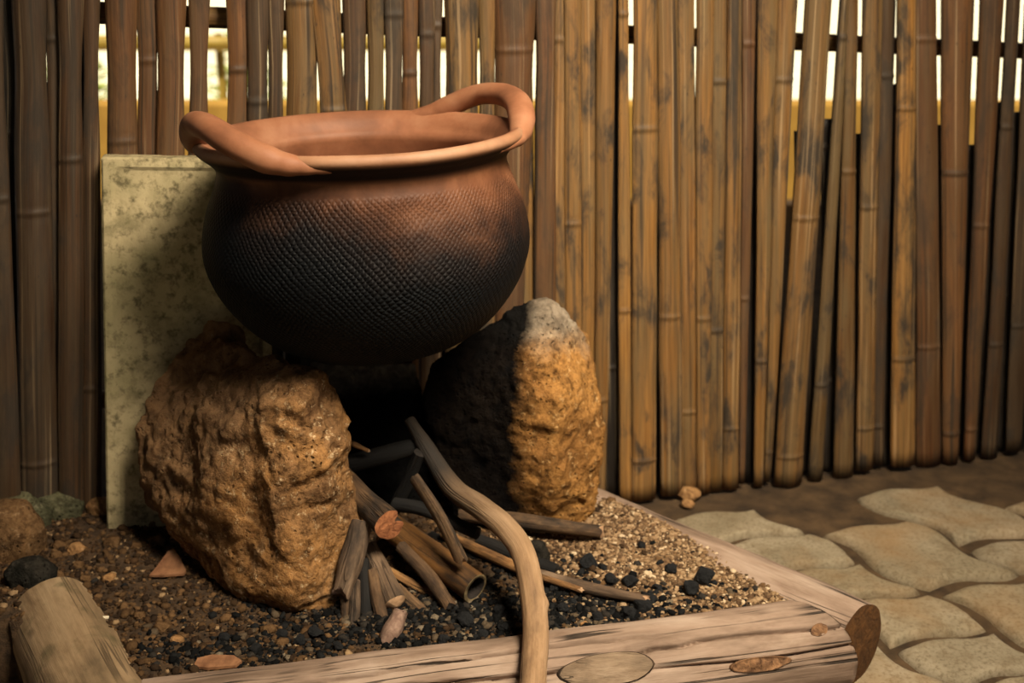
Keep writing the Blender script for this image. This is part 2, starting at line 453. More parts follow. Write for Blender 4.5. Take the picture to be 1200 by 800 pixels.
# ------------------------------------------------------------------ bamboo fence
fence = empty('bamboo_fence', FA + fn * .03)
tag(fence, 'tall fence of upright split bamboo slats with bright gaps behind the pot', 'fence')
def slat(t0, t1, b0, b1, off=0.0, mat=BAMB, name='slat', arc=1.25, top=1.62, yt=80, yb=510, bow=0.0, zb=None, seed=0, wid=.0016):
    """a split bamboo strip; its edges cross the fence plane on the sight lines given"""
    tl, tr = fence_hit(t0, yt, off), fence_hit(t1, yt, off)
    bl, br = fence_hit(b0, yb, off), fence_hit(b1, yb, off)
    n = 44; m = 9
    zlow = -.012 if zb is None else zb
    V, Fc, S = [], [], []
    node0 = random.uniform(0, .4); gapn = random.uniform(.42, .85)
    so = random.uniform(0, 50)
    thick = .0055
    lens = []
    zs = [zlow + (top - zlow) * i / n for i in range(n + 1)]
    zn = node0
    while zn < top:
        if zn > zlow + .05: zs = [z for z in zs if abs(z - zn) > .024] + [zn + d for d in (-.022, -.012, -.008, -.004, -.0015, .0015, .004, .008, .014, .022) if zn + d < top - .001]
        zn += gapn
    zs.sort(); n = len(zs) - 1; ND = []
    for i in range(n + 1):
        z = zs[i]
        L = tl + (bl - tl) * ((z - tl.z) / (bl.z - tl.z)); Rr = tr + (br - tr) * ((z - tr.z) / (br.z - tr.z))
        L.z = Rr.z = z
        ext = wid * (1 - math.exp(-((z - .835) / .085) ** 2)) * ((.25 if z > .835 else 1) if t0 < 860 else (.2 if z > .835 else 0)) if t0 >= 640 else (.0042 if z > .835 else .0024) * (1 - math.exp(-((z - .835) / .075) ** 2))
        L = L - fdir * ext; Rr = Rr + fdir * ext
        w = (Rr - L).length
        L = L + fdir * (.0016 * noise.noise(Vector((so, z * 5, 0)))); Rr = Rr + fdir * (.0016 * noise.noise(Vector((so + 9, z * 5, 0))))
        q = ((z - node0) / gapn) % 1.0; q = min(q, 1 - q) * gapn
        nd = math.exp(-(q / .0045) ** 2) * .0016 - math.exp(-((q - .008) / .004) ** 2) * .0008
        nmask = math.exp(-((q - .0035) / .0035) ** 2)
        bo = .004 * noise.noise(Vector((so, 0, z * 2.3))) + bow * math.sin(PI * z / top)
        rad = w / 2 / math.sin(arc)
        for side in (0, 1):
            for k in range(m):
                u = k / (m - 1)
                a = (u * 2 - 1) * arc
                x = rad * math.sin(a) / w + .5
                d = rad * (math.cos(a) - math.cos(arc))
                d = min(d, .017 + .15 * d)
                p = L.lerp(Rr, x) - fn * (d + bo + nd - (0 if side == 0 else thick))
                ND.append(nmask); V.append(p); S.append((x * w + so, d + (0 if side == 0 else .03), z + so * .3))
    mm = 2 * m
    for i in range(n):
        for k in range(m - 1):
            a = i * mm + k
            Fc.append((a, a + 1, a + 1 + mm, a + mm))
            b = i * mm + m + k
            Fc.append((b + 1, b, b + mm, b + 1 + mm))
        Fc.append((i * mm + m, i * mm, (i + 1) * mm, (i + 1) * mm + m))
        Fc.append((i * mm + m - 1, i * mm + mm - 1, (i + 1) * mm + mm - 1, (i + 1) * mm + m - 1))
    for e in (0, n):
        for k in range(m - 1):
            q = (e * mm + k, e * mm + k + 1, e * mm + m + k + 1, e * mm + m + k)
            Fc.append(q if e else q[::-1])
    o = mk(name, V, Fc, mat, fence, attr=S)
    at = o.data.attributes.new('node', 'FLOAT', 'POINT'); at.data.foreach_set('value', ND)
    return o

D, W, B_, K = BAMB_D, BAMB_W, BAMB, BAMB_SHADE
slats = [
    (-215, -176, -196, -156, 0, BAMB_D), (-174, -140, -156, -124, .004, BAMB_D), (-138, -108, -122, -92, -.003, BAMB_D), (-106, -78, -90, -62, .003, BAMB_D), (-76, -47, -60, -32, -.002, BAMB_D),
 # front row: x at the top (y 80) and at the foot (y 510), depth, material
 (-45, -14, -30, 1, 0, D), (-16, 4, -4, 20, -.016, D), (17, 54, 24, 66, 0, D), (55, 69, 62, 70, .012, D), (69, 95, 70, 96, -.004, D), (99, 115, 98, 117, .004, D),
 (126, 159, 129, 161, 0, W), (162, 184, 164, 185, .004, W), (184.5, 215.5, 186, 214, -.003, W), (222.5, 243, 219, 239, .003, W), (267, 290, 268, 288, 0, W),
 (290.5, 313, 291, 313, -.004, D), (315, 330.5, 316, 331, .004, D), (336.5, 371, 336, 367, 0, B_), (373, 402, 400, 430, -.008, B_), (403, 428, 402, 428, .006, D),
 (432, 449, 432, 449, 0, B_), (453, 471, 453, 471, -.004, D), (472, 489, 472, 489, .004, W), (493, 507.5, 493, 508, 0, D), (508.8, 516, 508.5, 516.5, .005, D),
 (523.5, 559, 524, 558, -.004, B_), (563, 579, 563, 579, .004, B_), (581, 624, 582, 606, 0, W), (604, 624, 606, 626, .008, B_),
 (629, 649.5, 627, 650, -.003, W), (650, 662, 650, 664, .004, B_), (662, 680.5, 664, 681, 0, B_), (680, 698, 682, 696, .004, B_), (699, 720, 698, 711, -.002, B_),
 (725.5, 736.5, 727, 740, .004, B_), (743, 770, 742, 768, -.004, B_), (771, 795, 775, 799, 0, B_), (795, 814, 800, 818, .004, B_), (817, 836, 818, 832, -.003, B_),
 (835, 853, 832, 847, .005, B_), (852, 869, 848, 865, 0, B_), (870, 884, 867, 874, .003, W), (888, 909, 885, 896.5, -.003, B_), (909, 931, 898, 907, .003, B_),
 (940, 970, 911, 943, -.003, B_), (980, 991, 951, 967, .002, B_), (990, 1004, 978, 1000, .004, B_), (1011, 1033, 1004, 1024, -.002, B_), (1030, 1047.5, 1024, 1036, .014, D),
 (1051, 1073, 1044, 1072, -.003, B_), (1073, 1098, 1075, 1103, .003, W), (1104.5, 1139, 1105, 1124, 0, W), (1147, 1172, 1131, 1145, -.003, W), (1177, 1192, 1152, 1170, .004, D),
 (1198, 1222, 1180, 1198, 0, D), (1224, 1250, 1204, 1228, .004, D), (1252, 1280, 1232, 1256, 0, D),
 # strips nailed behind the gaps; most stop short of the top
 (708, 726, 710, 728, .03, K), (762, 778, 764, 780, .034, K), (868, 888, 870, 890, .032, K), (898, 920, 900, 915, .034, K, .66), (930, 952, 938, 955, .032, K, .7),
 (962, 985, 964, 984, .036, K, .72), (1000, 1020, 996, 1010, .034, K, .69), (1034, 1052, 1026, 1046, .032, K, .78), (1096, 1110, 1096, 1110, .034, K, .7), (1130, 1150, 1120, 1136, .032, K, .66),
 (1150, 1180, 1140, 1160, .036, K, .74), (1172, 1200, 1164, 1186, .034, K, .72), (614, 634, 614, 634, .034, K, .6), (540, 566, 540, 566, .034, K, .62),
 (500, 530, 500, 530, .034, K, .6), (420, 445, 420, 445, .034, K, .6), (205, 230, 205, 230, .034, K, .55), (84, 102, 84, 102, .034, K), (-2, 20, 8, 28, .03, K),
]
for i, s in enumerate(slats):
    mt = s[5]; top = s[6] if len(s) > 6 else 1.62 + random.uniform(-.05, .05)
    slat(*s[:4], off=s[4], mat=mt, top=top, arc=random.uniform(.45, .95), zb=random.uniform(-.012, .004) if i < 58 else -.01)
for (x0, y0, x1, y1, off, r) in ((-60, 8, 1260, 62, .066, .017), (-60, 470, 1260, 452, .07, .016)):
    a, b = fence_hit(x0, y0, off), fence_hit(x1, y1, off)
    V, Fc, S, *_ = tube_data([a, b], [r, r * .9], 60, 12, .04, seed=x0)
    mk('rail', V, Fc, RAIL, fence, attr=S)

# ------------------------------------------------------------------ concrete slab
def mat_slab():
    m = M('mossy concrete'); v = m.obj()
    n = m.noise(v, 9, 6, .65, .3); f = m.noise(v, 60, 5, .7); g = m.noise(v, 5, 4, .6)
    c = m.ramp(n, [(.3, lin(116, 106, 80)), (.45, lin(168, 152, 116)), (.65, lin(190, 172, 134))])
    c = m.mix(m.ramp(g, [(.45, 0), (.65, .6)]), c, lin(112, 110, 74))
    c = m.mix(m.ramp(f, [(.34, .8), (.5, 0)]), c, lin(78, 70, 48))
    c = m.mix(m.ramp(m.noise(v, 22, 5, .7), [(.50, 0), (.66, .5)]), c, lin(92, 86, 58))
    return m.out(c, .92, m.bump(m.math('ADD', f, n), .5, .004), .2)
SLAB = mat_slab()
st0, st1 = fence_hit(118, 183, -.055), fence_hit(318, 186, -.055)
def slab():
    tl, tr = fence_hit(118, 184, -.050), fence_hit(318, 187, -.050)
    bl, br = fence_hit(119, 590, -.085), fence_hit(318, 596, -.085)
    for p in (bl, br): p.z = .085
    nn = (tr - tl).cross(bl - tl).normalized()
    if nn.y < 0: nn = -nn
    T_ = .045
    wd, h = (tr - tl).length, (tl - bl).length
    def pt(u, z, dep):
        a, b = u / wd, z / h
        return bl.lerp(br, a).lerp(tl.lerp(tr, a), b) + nn * dep
    def rect(i, dep, r, k=6):
        pts = []
        for cx, cz, a0 in ((i + r, i + r, PI), (wd - i - r, i + r, 1.5 * PI), (wd - i - r, h - i - r, 0), (i + r, h - i - r, .5 * PI)):
            for j in range(k + 1):
                a = a0 + j / k * PI / 2
                pts.append(pt(cx + r * math.cos(a), cz + r * math.sin(a), dep))
        return pts
    rings = [rect(0, T_, .004), rect(0, .004, .004), rect(.003, 0, .004), rect(.014, -.001, .012), rect(.02, .003, .03), rect(.026, .0035, .04)]
    V = [p for r_ in rings for p in r_]; n = len(rings[0]); Fc = []
    for a in range(len(rings) - 1):
        for k in range(n):
            k2 = (k + 1) % n
            Fc.append((a * n + k, a * n + k2, (a + 1) * n + k2, (a + 1) * n + k))
    Fc.append(tuple((len(rings) - 1) * n + k for k in range(n)))
    Fc.append(tuple(reversed(range(n))))
    o = mk('concrete_slab', V, Fc, SLAB, smooth=False)
    recalc(o)
    tag(o, 'mossy grey concrete slab leaning upright on the bamboo fence behind the pot', 'slab')
slab()

# ------------------------------------------------------------------ hearth: soil, logs
BED = .108
HX = G(560, 715, BED)                         # middle of the fire
def bed_z(x, y):
    z = BED + .008 * noise.noise(Vector((x * 7, y * 7, 1))) + .004 * noise.noise(Vector((x * 23, y * 23, 4)))
    d = (Vector((x, y)) - Vector((HX.x, HX.y))).length
    z -= .008 * math.exp(-(d / .16) ** 2)
    e = (Vector((x, y)) - Vector((.24, 1.62))).length
    z += .014 * math.exp(-(e / .13) ** 2)
    return z
LC = .060                                    # log centre height
fl0, fl1 = G(130, 810, .125), G(972, 708, .125)
rl0, rl1 = G(693, 566, .125), G(1003, 706, .125)
ll0, ll1 = G(56, 676, .135), G(122, 800, .145)
poly = [Vector((fl0.x - .05, fl0.y + .03)), Vector((fl1.x - .03, fl1.y + .035)), Vector((rl0.x - .03, rl0.y + .02)), Vector((-.3, 1.80)), Vector((-1.15, 1.60)), Vector((-1.15, 1.42)), Vector((-.66, 1.36))]
def inside(x, y):
    c = False; j = len(poly) - 1
    for i in range(len(poly)):
        a, b = poly[i], poly[j]
        if (a.y > y) != (b.y > y) and x < (b.x - a.x) * (y - a.y) / (b.y - a.y) + a.x: c = not c
        j = i
    return c
SOIL = mat_plain('dark gritty soil', lin(46, 34, 23), lin(80, 60, 40), 60, .95, 1.0, .006)
def soil():
    V, Fc = [], []; NX, NY = 150, 90
    x0, x1, y0, y1 = -1.15, .48, 1.2, 1.9
    idx = {}
    st = (x1 - x0) / NX; sy = (y1 - y0) / NY
    def vid(i, j):
        if (i, j) not in idx:
            x, y = x0 + i * st, y0 + j * sy
            idx[(i, j)] = len(V); V.append(Vector((x, y, bed_z(x, y) + .0015 * noise.noise(Vector((x * 90, y * 90, 0))))))
        return idx[(i, j)]
    cells = [(i, j) for i in range(NX) for j in range(NY) if inside(x0 + (i + .5) * st, y0 + (j + .5) * sy)]
    cs = set(cells)
    low = {}
    def lid(i, j):
        if (i, j) not in low:
            p = V[vid(i, j)]; low[(i, j)] = len(V); V.append(Vector((p.x, p.y, -.013)))
        return low[(i, j)]
    for i, j in cells:
        Fc.append((vid(i, j), vid(i + 1, j), vid(i + 1, j + 1), vid(i, j + 1)))
        for (di, dj, a, b) in ((-1, 0, (i, j + 1), (i, j)), (1, 0, (i + 1, j), (i + 1, j + 1)), (0, -1, (i, j), (i + 1, j)), (0, 1, (i + 1, j + 1), (i, j + 1))):
            if (i + di, j + dj) not in cs: Fc.append((vid(*b), vid(*a), lid(*a), lid(*b)))
    o = mk('soil', V, Fc, SOIL)
    tag(o, 'bed of dark gritty soil filling the log framed hearth', 'soil', kind='stuff')
soil()

# grains: thousands of tiny stones, one object each for pale gravel, earth crumbs and charcoal crumbs
def ico(sub):
    bm = bmesh.new(); bmesh.ops.create_icosphere(bm, subdivisions=sub, radius=1)
    v = np.array([tuple(p.co) for p in bm.verts]); bm.verts.index_update()
    f = np.array([[q.index for q in x.verts] for x in bm.faces]); bm.free(); return v, f
IV, IF = ico(1)
IV2, IF2 = ico(2)
def grains(name, pts, sizes, mat, label, cat, flat=.65):
    n = len(pts); nv = len(IV)
    jit = 1 + rng.normal(0, .16, (n, nv, 1))
    s = sizes[:, None, None] * np.stack([rng.uniform(.75, 1.35, n), rng.uniform(.75, 1.2, n), rng.uniform(flat * .8, flat * 1.2, n)], 1)[:, None, :]
    v = IV[None] * jit * s
    a = rng.uniform(0, 2 * PI, n); ca, sa = np.cos(a)[:, None], np.sin(a)[:, None]
    t = rng.normal(0, .35, n); ct, st_ = np.cos(t)[:, None], np.sin(t)[:, None]
    y, z = v[..., 1] * ct - v[..., 2] * st_, v[..., 1] * st_ + v[..., 2] * ct
    x2, y2 = v[..., 0] * ca - y * sa, v[..., 0] * sa + y * ca
    v = np.stack([x2, y2, z], 2) + pts[:, None, :]
    f = (IF[None] + (np.arange(n) * nv)[:, None, None]).reshape(-1, 3)
    vv = v.reshape(-1, 3); loc = np.array([0, 1.5, BED]); vv = vv - loc
    me = bpy.data.meshes.new(name)
    me.vertices.add(len(vv)); me.vertices.foreach_set('co', vv.astype(np.float32).ravel())
    me.loops.add(len(f) * 3); me.loops.foreach_set('vertex_index', f.astype(np.int32).ravel())
    me.polygons.add(len(f)); me.polygons.foreach_set('loop_start', (np.arange(len(f)) * 3).astype(np.int32))
    me.update(calc_edges=True); me.validate()
    me.materials.append(mat)
    o = bpy.data.objects.new(name, me); COL.objects.link(o); o.location = loc
    tag(o, label, cat, kind='stuff')
    return o
def mat_grain(name, stops):
    m = M(name); c = m.ramp(m.island(), stops, 'CONSTANT')
    n = m.noise(m.obj(), 300, 4, .65)
    c = m.mix(m.ramp(n, [(.3, .6), (.6, 0)]), c, m.mix(.8, c, (.25, .2, .16), 'MULTIPLY'))
    return m.out(c, .95, m.bump(n, .6, .002), .06)
GRAV = mat_grain('tan gravel', [(0, lin(104, 82, 60)), (.2, lin(134, 108, 80)), (.4, lin(84, 64, 46)), (.6, lin(152, 126, 96)), (.8, lin(116, 90, 64)), (.94, lin(184, 162, 132))])
EARTH = mat_grain('earth crumbs', [(0, lin(54, 40, 27)), (.2, lin(78, 58, 38)), (.4, lin(44, 33, 24)), (.6, lin(96, 72, 48)), (.8, lin(66, 48, 32)), (.95, lin(140, 114, 84))])
COAL = mat_grain('charcoal crumbs', [(0, lin(18, 18, 18)), (.25, lin(28, 28, 28)), (.5, lin(14, 14, 14)), (.72, lin(44, 40, 36)), (.86, lin(78, 66, 52)), (.95, lin(104, 92, 76))])
def sample(n, f):
    out = []
    while len(out) < n:
        x, y = random.uniform(-1.1, .47), random.uniform(1.2, 1.88)
        if not inside(x, y): continue
        if random.random() < f(x, y): out.append((x, y))
    return out
def ash(x, y):
    c = math.exp(-(((x - HX.x - .02) / .24) ** 2 + ((y - HX.y + .01) / .085) ** 2))
    c = max(c, .45 * math.exp(-(((x + .33) / .14) ** 2 + ((y - 1.30) / .04) ** 2)))
    return c * (1.1 + .8 * noise.noise(Vector((x * 16, y * 16, 2))))
def right(x, y): return 1 / (1 + math.exp(-(x - .10) / .03))
def put(xy, sz): return np.array([(x, y, bed_z(x, y) + s * .25) for (x, y), s in zip(xy, sz)])
def sz(n, mu, sg, lo, hi): return np.clip(rng.lognormal(math.log(mu), sg, n), lo, hi)
xy = sample(9500, lambda x, y: right(x, y) * max(0, 1 - .9 * ash(x, y))); s_ = sz(9500, .0024, .35, .0012, .006)
grains('gravel', put(xy, s_), s_, GRAV, 'loose pale tan gravel heaped beside the right hearth log'.replace('right ', ''), 'gravel')
xy = sample(11000, lambda x, y: (1 - .9 * right(x, y)) * max(.08, 1 - .8 * ash(x, y))); s_ = sz(11000, .0026, .5, .0011, .009)
grains('earth', put(xy, s_), s_, EARTH, 'crumbly brown earth and grit around the big boulder', 'earth')
xy = sample(6500, lambda x, y: ash(x, y)); s_ = sz(6500, .0027, .55, .0011, .0075)
grains('charcoal_crumbs', put(xy, s_), s_, COAL, 'black charcoal crumbs and ash scattered around the firewood', 'charcoal')

LOGM = mat_wood('weathered log wood', [lin(98, 80, 66), lin(134, 112, 96), lin(154, 134, 118)], .95, None, .6)
LOGG = mat_wood('grey mossy log wood', [lin(92, 76, 56), lin(136, 112, 84), lin(156, 132, 102)], .6, lin(84, 74, 50), .6)
LOGEND = mat_end('dark sawn log end', lin(66, 42, 20), lin(92, 60, 30))
def log(name, a, b, r0, r1, mat, label, seed, prof=None, bow=0.0, mitre=None):
    a, b = Vector((a.x, a.y, r0 - .006)), Vector((b.x, b.y, r1 - .006))
    side = Vector((b - a).cross(Vector((0, 0, 1)))).normalized()
    pts = [a, a.lerp(b, .33) + side * bow, a.lerp(b, .66) + side * bow * .8, b]
    return stick(name, pts, [r0, (2 * r0 + r1) / 3, (r0 + 2 * r1) / 3, r1], mat, LOGEND, label, 'log', 'hearth logs', n=120, segs=240 if prof else 40, rough=.045, seed=seed, capdome=(.004, .004), profile=prof, nscale=16, endlabel='dark brown sawn log end', mitre=mitre)
fdir2 = (fl1 - fl0).normalized()
rd0 = (rl1 - rl0).normalized(); rn0 = Vector((-rd0.y, rd0.x, 0))
MITRE = (rl1 - rn0 * .052, rn0)
log('hearth_log', fl0 + fdir2 * .035, fl1 + fdir2 * .06, .064, .066, LOGM, 'long cracked pale log along the front edge of the hearth, crossed by the bent branch', 3, mitre=MITRE,
    prof=lambda a, t: 1 - .20 * math.exp(-((a - .30 - .07 * math.sin(t * 9) - .05 * noise.noise(Vector((t * 30, 1, 0)))) / .032) ** 2) * min(1, max(0, .72 - t) * 9)
                        - .22 * math.exp(-((a - .86 + .30 * t - .10 * math.sin(t * 13 + 1) - .06 * noise.noise(Vector((t * 26, 5, 0)))) / .032) ** 2) * min(1, max(0, t - .06) * 9)
                        - .16 * math.exp(-((a - 1.05 - .05 * math.sin(t * 17)) / .03) ** 2) * min(1, max(0, t - .6) * 8))
rdir = (rl1 - rl0).normalized()
rs = Vector((rdir.y, -rdir.x, 0)) if (rdir.y * 1) else None
log('hearth_log', rl0 - rdir * .16 + Vector((-.012, -.012, 0)), rl1 + rdir * .012 + Vector((-.004, -.006, 0)), .060, .066, LOGM, 'pale log running back to the fence beside the paving, with a dark sawn end', 5)
log('hearth_log', ll0, ll1 + (ll1 - ll0) * 1.2, .068, .078, LOGG, 'short thick grey log lying at the corner by the dark earth', 8)

def on_log(px, py, a, b, r):
    """where a sight line first meets the log's side"""
    d = ray(px, py); o = Vector((0, 0, CH)); ax = (b - a).normalized()
    q = o - a; dp = d - ax * d.dot(ax); qp = q - ax * q.dot(ax)
    A_, B2, C_ = dp.dot(dp), 2 * dp.dot(qp), qp.dot(qp) - r * r
    t = (-B2 - math.sqrt(max(0, B2 * B2 - 4 * A_ * C_))) / (2 * A_)
    p = o + d * t; return p, (p - a - ax * (p - a).dot(ax)).normalized()
def patch(name, cx, cy, rx, ry, mat, label, parent, hgt=.003, seed=0, rim=3):
    a, b = Vector((fl0.x, fl0.y, .058)), Vector((fl1.x, fl1.y, .060))
    V, Fc = [], []; n = 28; rings = [(1, -.003), (.98, .0008), (.94, hgt * .5), (.87, hgt * .1), (.5, hgt * .4), (.2, hgt * .5)]
    for f, h in rings:
        for k in range(n):
            t = 2 * PI * k / n; w_ = 1 + .14 * noise.noise(Vector((math.cos(t) * 1.5, math.sin(t) * 1.5, seed)))
            x, y = rx * f * w_ * math.cos(t), ry * f * w_ * math.sin(t)
            p, nn = on_log(cx + x, cy + y - x * .12, a, b, .0655)
            V.append(p + nn * (h + .001 * noise.noise(p * 200)))
    for i in range(len(rings) - 1):
        for k in range(n): Fc.append((i * n + k, i * n + (k + 1) % n, (i + 1) * n + (k + 1) % n, (i + 1) * n + k))
    Fc.append(tuple((len(rings) - 1) * n + k for k in range(n)))
    q = mk(name, V, Fc, mat, parent, attr=[(p.z, p.y, p.x) for p in V], mats=[mat, KRIM], mi=[1] * (n * rim) + [0] * (n * (len(rings) - 1 - rim) + 1)); recalc(q); q['label'] = label
KNOT = mat_wood('grey knot wood', [lin(84, 70, 56), lin(124, 104, 84), lin(142, 122, 102)], .8, None, .8, 1.6, False)
KRIM = mat_plain('dark knot rim', lin(34, 24, 16), lin(60, 44, 30), 60)
FLAKE = mat_end('torn fibre', lin(66, 44, 28), lin(134, 98, 68), .7)
FRONT_LOG = bpy.data.objects['hearth_log']
patch('knot', 712, 784, 58, 20, KNOT, 'oval greyish knot with a raised dark rim', FRONT_LOG, seed=1, rim=2)
patch('torn_patch', 890, 778, 36, 9, FLAKE, 'torn fibrous brown patch', FRONT_LOG, .004, 4, rim=0)
patch('knot', 960, 738, 10, 8, FLAKE, 'small round brown knot', FRONT_LOG, .002, 7, rim=1)

# ------------------------------------------------------------------ rocks
def hull_rock(name, groups, mat, label, cat='stone', group=None, voxel=.0045, amp=.012, fine=.003, seed=0, smooth=4, nsc=9.0, zmin=None):
    bm = bmesh.new()
    for pts in groups:
        b2 = bmesh.new()
        for p in pts: b2.verts.new(p)
        r_ = bmesh.ops.convex_hull(b2, input=b2.verts[:])
        junk = [g for g in r_['geom_interior'] + r_['geom_unused'] if isinstance(g, bmesh.types.BMVert) and g.is_valid]
        if junk: bmesh.ops.delete(b2, geom=list(set(junk)), context='VERTS')
        bmesh.ops.recalc_face_normals(b2, faces=b2.faces)
        t = bpy.data.meshes.new('t'); b2.to_mesh(t); b2.free(); bm.from_mesh(t); bpy.data.meshes.remove(t)
    me = bpy.data.meshes.new('tmp'); bm.to_mesh(me); bm.free()
    o = bpy.data.objects.new('tmp', me); COL.objects.link(o)
    md = o.modifiers.new('r', 'REMESH'); md.mode = 'VOXEL'; md.voxel_size = voxel
    sm = o.modifiers.new('s', 'SMOOTH'); sm.iterations = smooth; sm.factor = .5
    dg = bpy.context.evaluated_depsgraph_get(); dg.update()
    ev = o.evaluated_get(dg).to_mesh()
    V = [v.co.copy() for v in ev.vertices]; N = [v.normal.copy() for v in ev.vertices]; Fc = [tuple(p.vertices) for p in ev.polygons]
    o.evaluated_get(dg).to_mesh_clear()
    bpy.data.objects.remove(o); bpy.data.meshes.remove(me)
    so = Vector((seed * 3.1, seed * 1.7, seed * 2.3))
    for i, v in enumerate(V):
        q = v + so
        a = noise.fractal(q * nsc, 1.0, 2.1, 3, noise_basis='PERLIN_ORIGINAL')
        rid = 1 - abs(noise.noise(q * nsc * 2.6)) * 2
        c = noise.cell(q * nsc * 1.6 + Vector((a, a, a)) * .4) - .5
        f = noise.fractal(q * 70, 1.0, 2.0, 4, noise_basis='PERLIN_ORIGINAL')
        rough = .5 + .9 * max(0, min(1, .5 + 2.2 * noise.noise(q * 4.2 + Vector((5, 1, 2)))))
        step = noise.noise(Vector((q.x * 11, q.y * 11, q.z * 26)) + Vector((a, a, a)) * .8)
        V[i] = v + N[i] * (amp * (.7 * a - .30 * max(0, rid - .35) * rough + .28 * rough * max(-.35, min(.35, step * 3))) + fine * f * rough)
    if zmin is not None:
        for v in V: v.z = max(v.z, zmin)
    o = mk(name, V, Fc, mat)
    tag(o, label, cat, group)
    return o

RK_L = mat_rock('ochre rough boulder', plane=(-.75, .65, .155, lin(84, 64, 46), lin(120, 92, 66)), cols=[lin(94, 70, 50), lin(130, 96, 63), lin(152, 110, 67), lin(132, 104, 76), lin(204, 178, 140)], dark=lin(62, 42, 26))
zb = BED - .01
left_main = [P(162, 545, 1.56), P(161, 505, 1.58), P(172, 470, 1.60), P(206, 408, 1.62), P(240, 395, 1.62), P(300, 432, 1.50), P(345, 427, 1.46), P(378, 434, 1.45), P(397, 462, 1.46), P(403, 520, 1.47),
             P(404, 600, 1.47), P(396, 650, 1.45), P(374, 705, 1.405), P(348, 720, 1.385), P(300, 708, 1.41), P(240, 672, 1.475), P(197, 620, 1.56), P(168, 575, 1.58),
             P(300, 480, 1.405), P(345, 470, 1.40), P(385, 560, 1.40), P(320, 620, 1.365), P(365, 660, 1.375), P(232, 600, 1.455), P(262, 540, 1.43),
             P(240, 520, 1.70), P(330, 470, 1.64), P(390, 500, 1.58), P(390, 600, 1.60)]
left_main += [Vector((x, y, zb)) for x, y in ((-.26, 1.41), (-.33, 1.43), (-.43, 1.56), (-.42, 1.66), (-.24, 1.62), (-.22, 1.47))]
left_top = [P(198, 420, 1.60), P(210, 398, 1.62), P(250, 379, 1.64), P(276, 385, 1.645), P(290, 412, 1.63), P(292, 440, 1.60), P(220, 460, 1.54), P(200, 470, 1.70), P(285, 440, 1.70), P(262, 392, 1.68)]
hull_rock('boulder', [left_main, left_top], RK_L, 'big ochre brown boulder propping the pot beside the mossy slab', 'boulder', 'stones under the pot', amp=.022, fine=.0045, seed=2, smooth=2)
RK_LB = mat_rock('brown rough stone', [lin(74, 56, 40), lin(98, 74, 50), lin(112, 84, 56), lin(98, 78, 58), lin(140, 114, 86)], dark=lin(50, 34, 22))
hull_rock('stone', [[P(163, 440, 1.72), P(190, 425, 1.73), P(212, 420, 1.74), P(168, 470, 1.715), P(176, 500, 1.71), P(215, 450, 1.72), P(178, 560, 1.715), P(230, 560, 1.72), P(200, 600, 1.735), P(165, 440, 1.755), P(220, 430, 1.755), P(235, 560, 1.755), P(182, 560, 1.75),
          Vector((-.58, 1.72, zb)), Vector((-.5, 1.72, zb)), Vector((-.5, 1.757, zb)), Vector((-.58, 1.752, zb))]], RK_LB, 'narrow reddish brown stone wedged between the boulder and the slab', 'stone', voxel=.005, amp=.006, seed=6)
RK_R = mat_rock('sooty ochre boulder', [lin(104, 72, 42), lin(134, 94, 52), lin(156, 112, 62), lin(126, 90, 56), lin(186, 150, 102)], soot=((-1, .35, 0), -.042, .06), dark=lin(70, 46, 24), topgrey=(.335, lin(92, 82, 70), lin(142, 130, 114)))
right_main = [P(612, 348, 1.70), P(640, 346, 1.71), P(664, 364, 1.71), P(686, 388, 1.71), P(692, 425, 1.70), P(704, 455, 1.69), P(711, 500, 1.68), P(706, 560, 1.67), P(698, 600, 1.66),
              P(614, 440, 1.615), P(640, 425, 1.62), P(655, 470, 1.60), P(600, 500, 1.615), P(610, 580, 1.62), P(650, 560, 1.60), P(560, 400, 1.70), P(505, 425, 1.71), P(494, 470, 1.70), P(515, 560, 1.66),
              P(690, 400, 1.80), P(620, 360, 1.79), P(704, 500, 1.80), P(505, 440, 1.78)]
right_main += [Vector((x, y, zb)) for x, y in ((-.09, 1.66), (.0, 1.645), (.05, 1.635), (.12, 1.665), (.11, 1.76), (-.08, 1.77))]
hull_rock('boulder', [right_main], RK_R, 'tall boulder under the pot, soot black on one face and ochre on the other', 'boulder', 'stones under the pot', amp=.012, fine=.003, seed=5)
RK_B = mat_rock('soot black stone', [lin(10, 10, 10), lin(13, 13, 13), lin(16, 15, 15), lin(12, 12, 12), lin(26, 25, 24)], dark=lin(6, 6, 6), topgrey=(.236, lin(60, 54, 48), lin(110, 100, 88)))  # grey top strip paints in light caught by the stone's top
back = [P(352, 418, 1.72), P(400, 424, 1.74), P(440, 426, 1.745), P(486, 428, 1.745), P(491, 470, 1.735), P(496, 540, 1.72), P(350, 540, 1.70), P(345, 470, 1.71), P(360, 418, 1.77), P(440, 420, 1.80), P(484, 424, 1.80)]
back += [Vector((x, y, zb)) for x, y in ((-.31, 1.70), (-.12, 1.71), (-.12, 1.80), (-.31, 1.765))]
hull_rock('boulder', [back], RK_B, 'soot blackened stone in the deep shade behind the firewood', 'boulder', 'stones under the pot', amp=.006, fine=.002, seed=9)

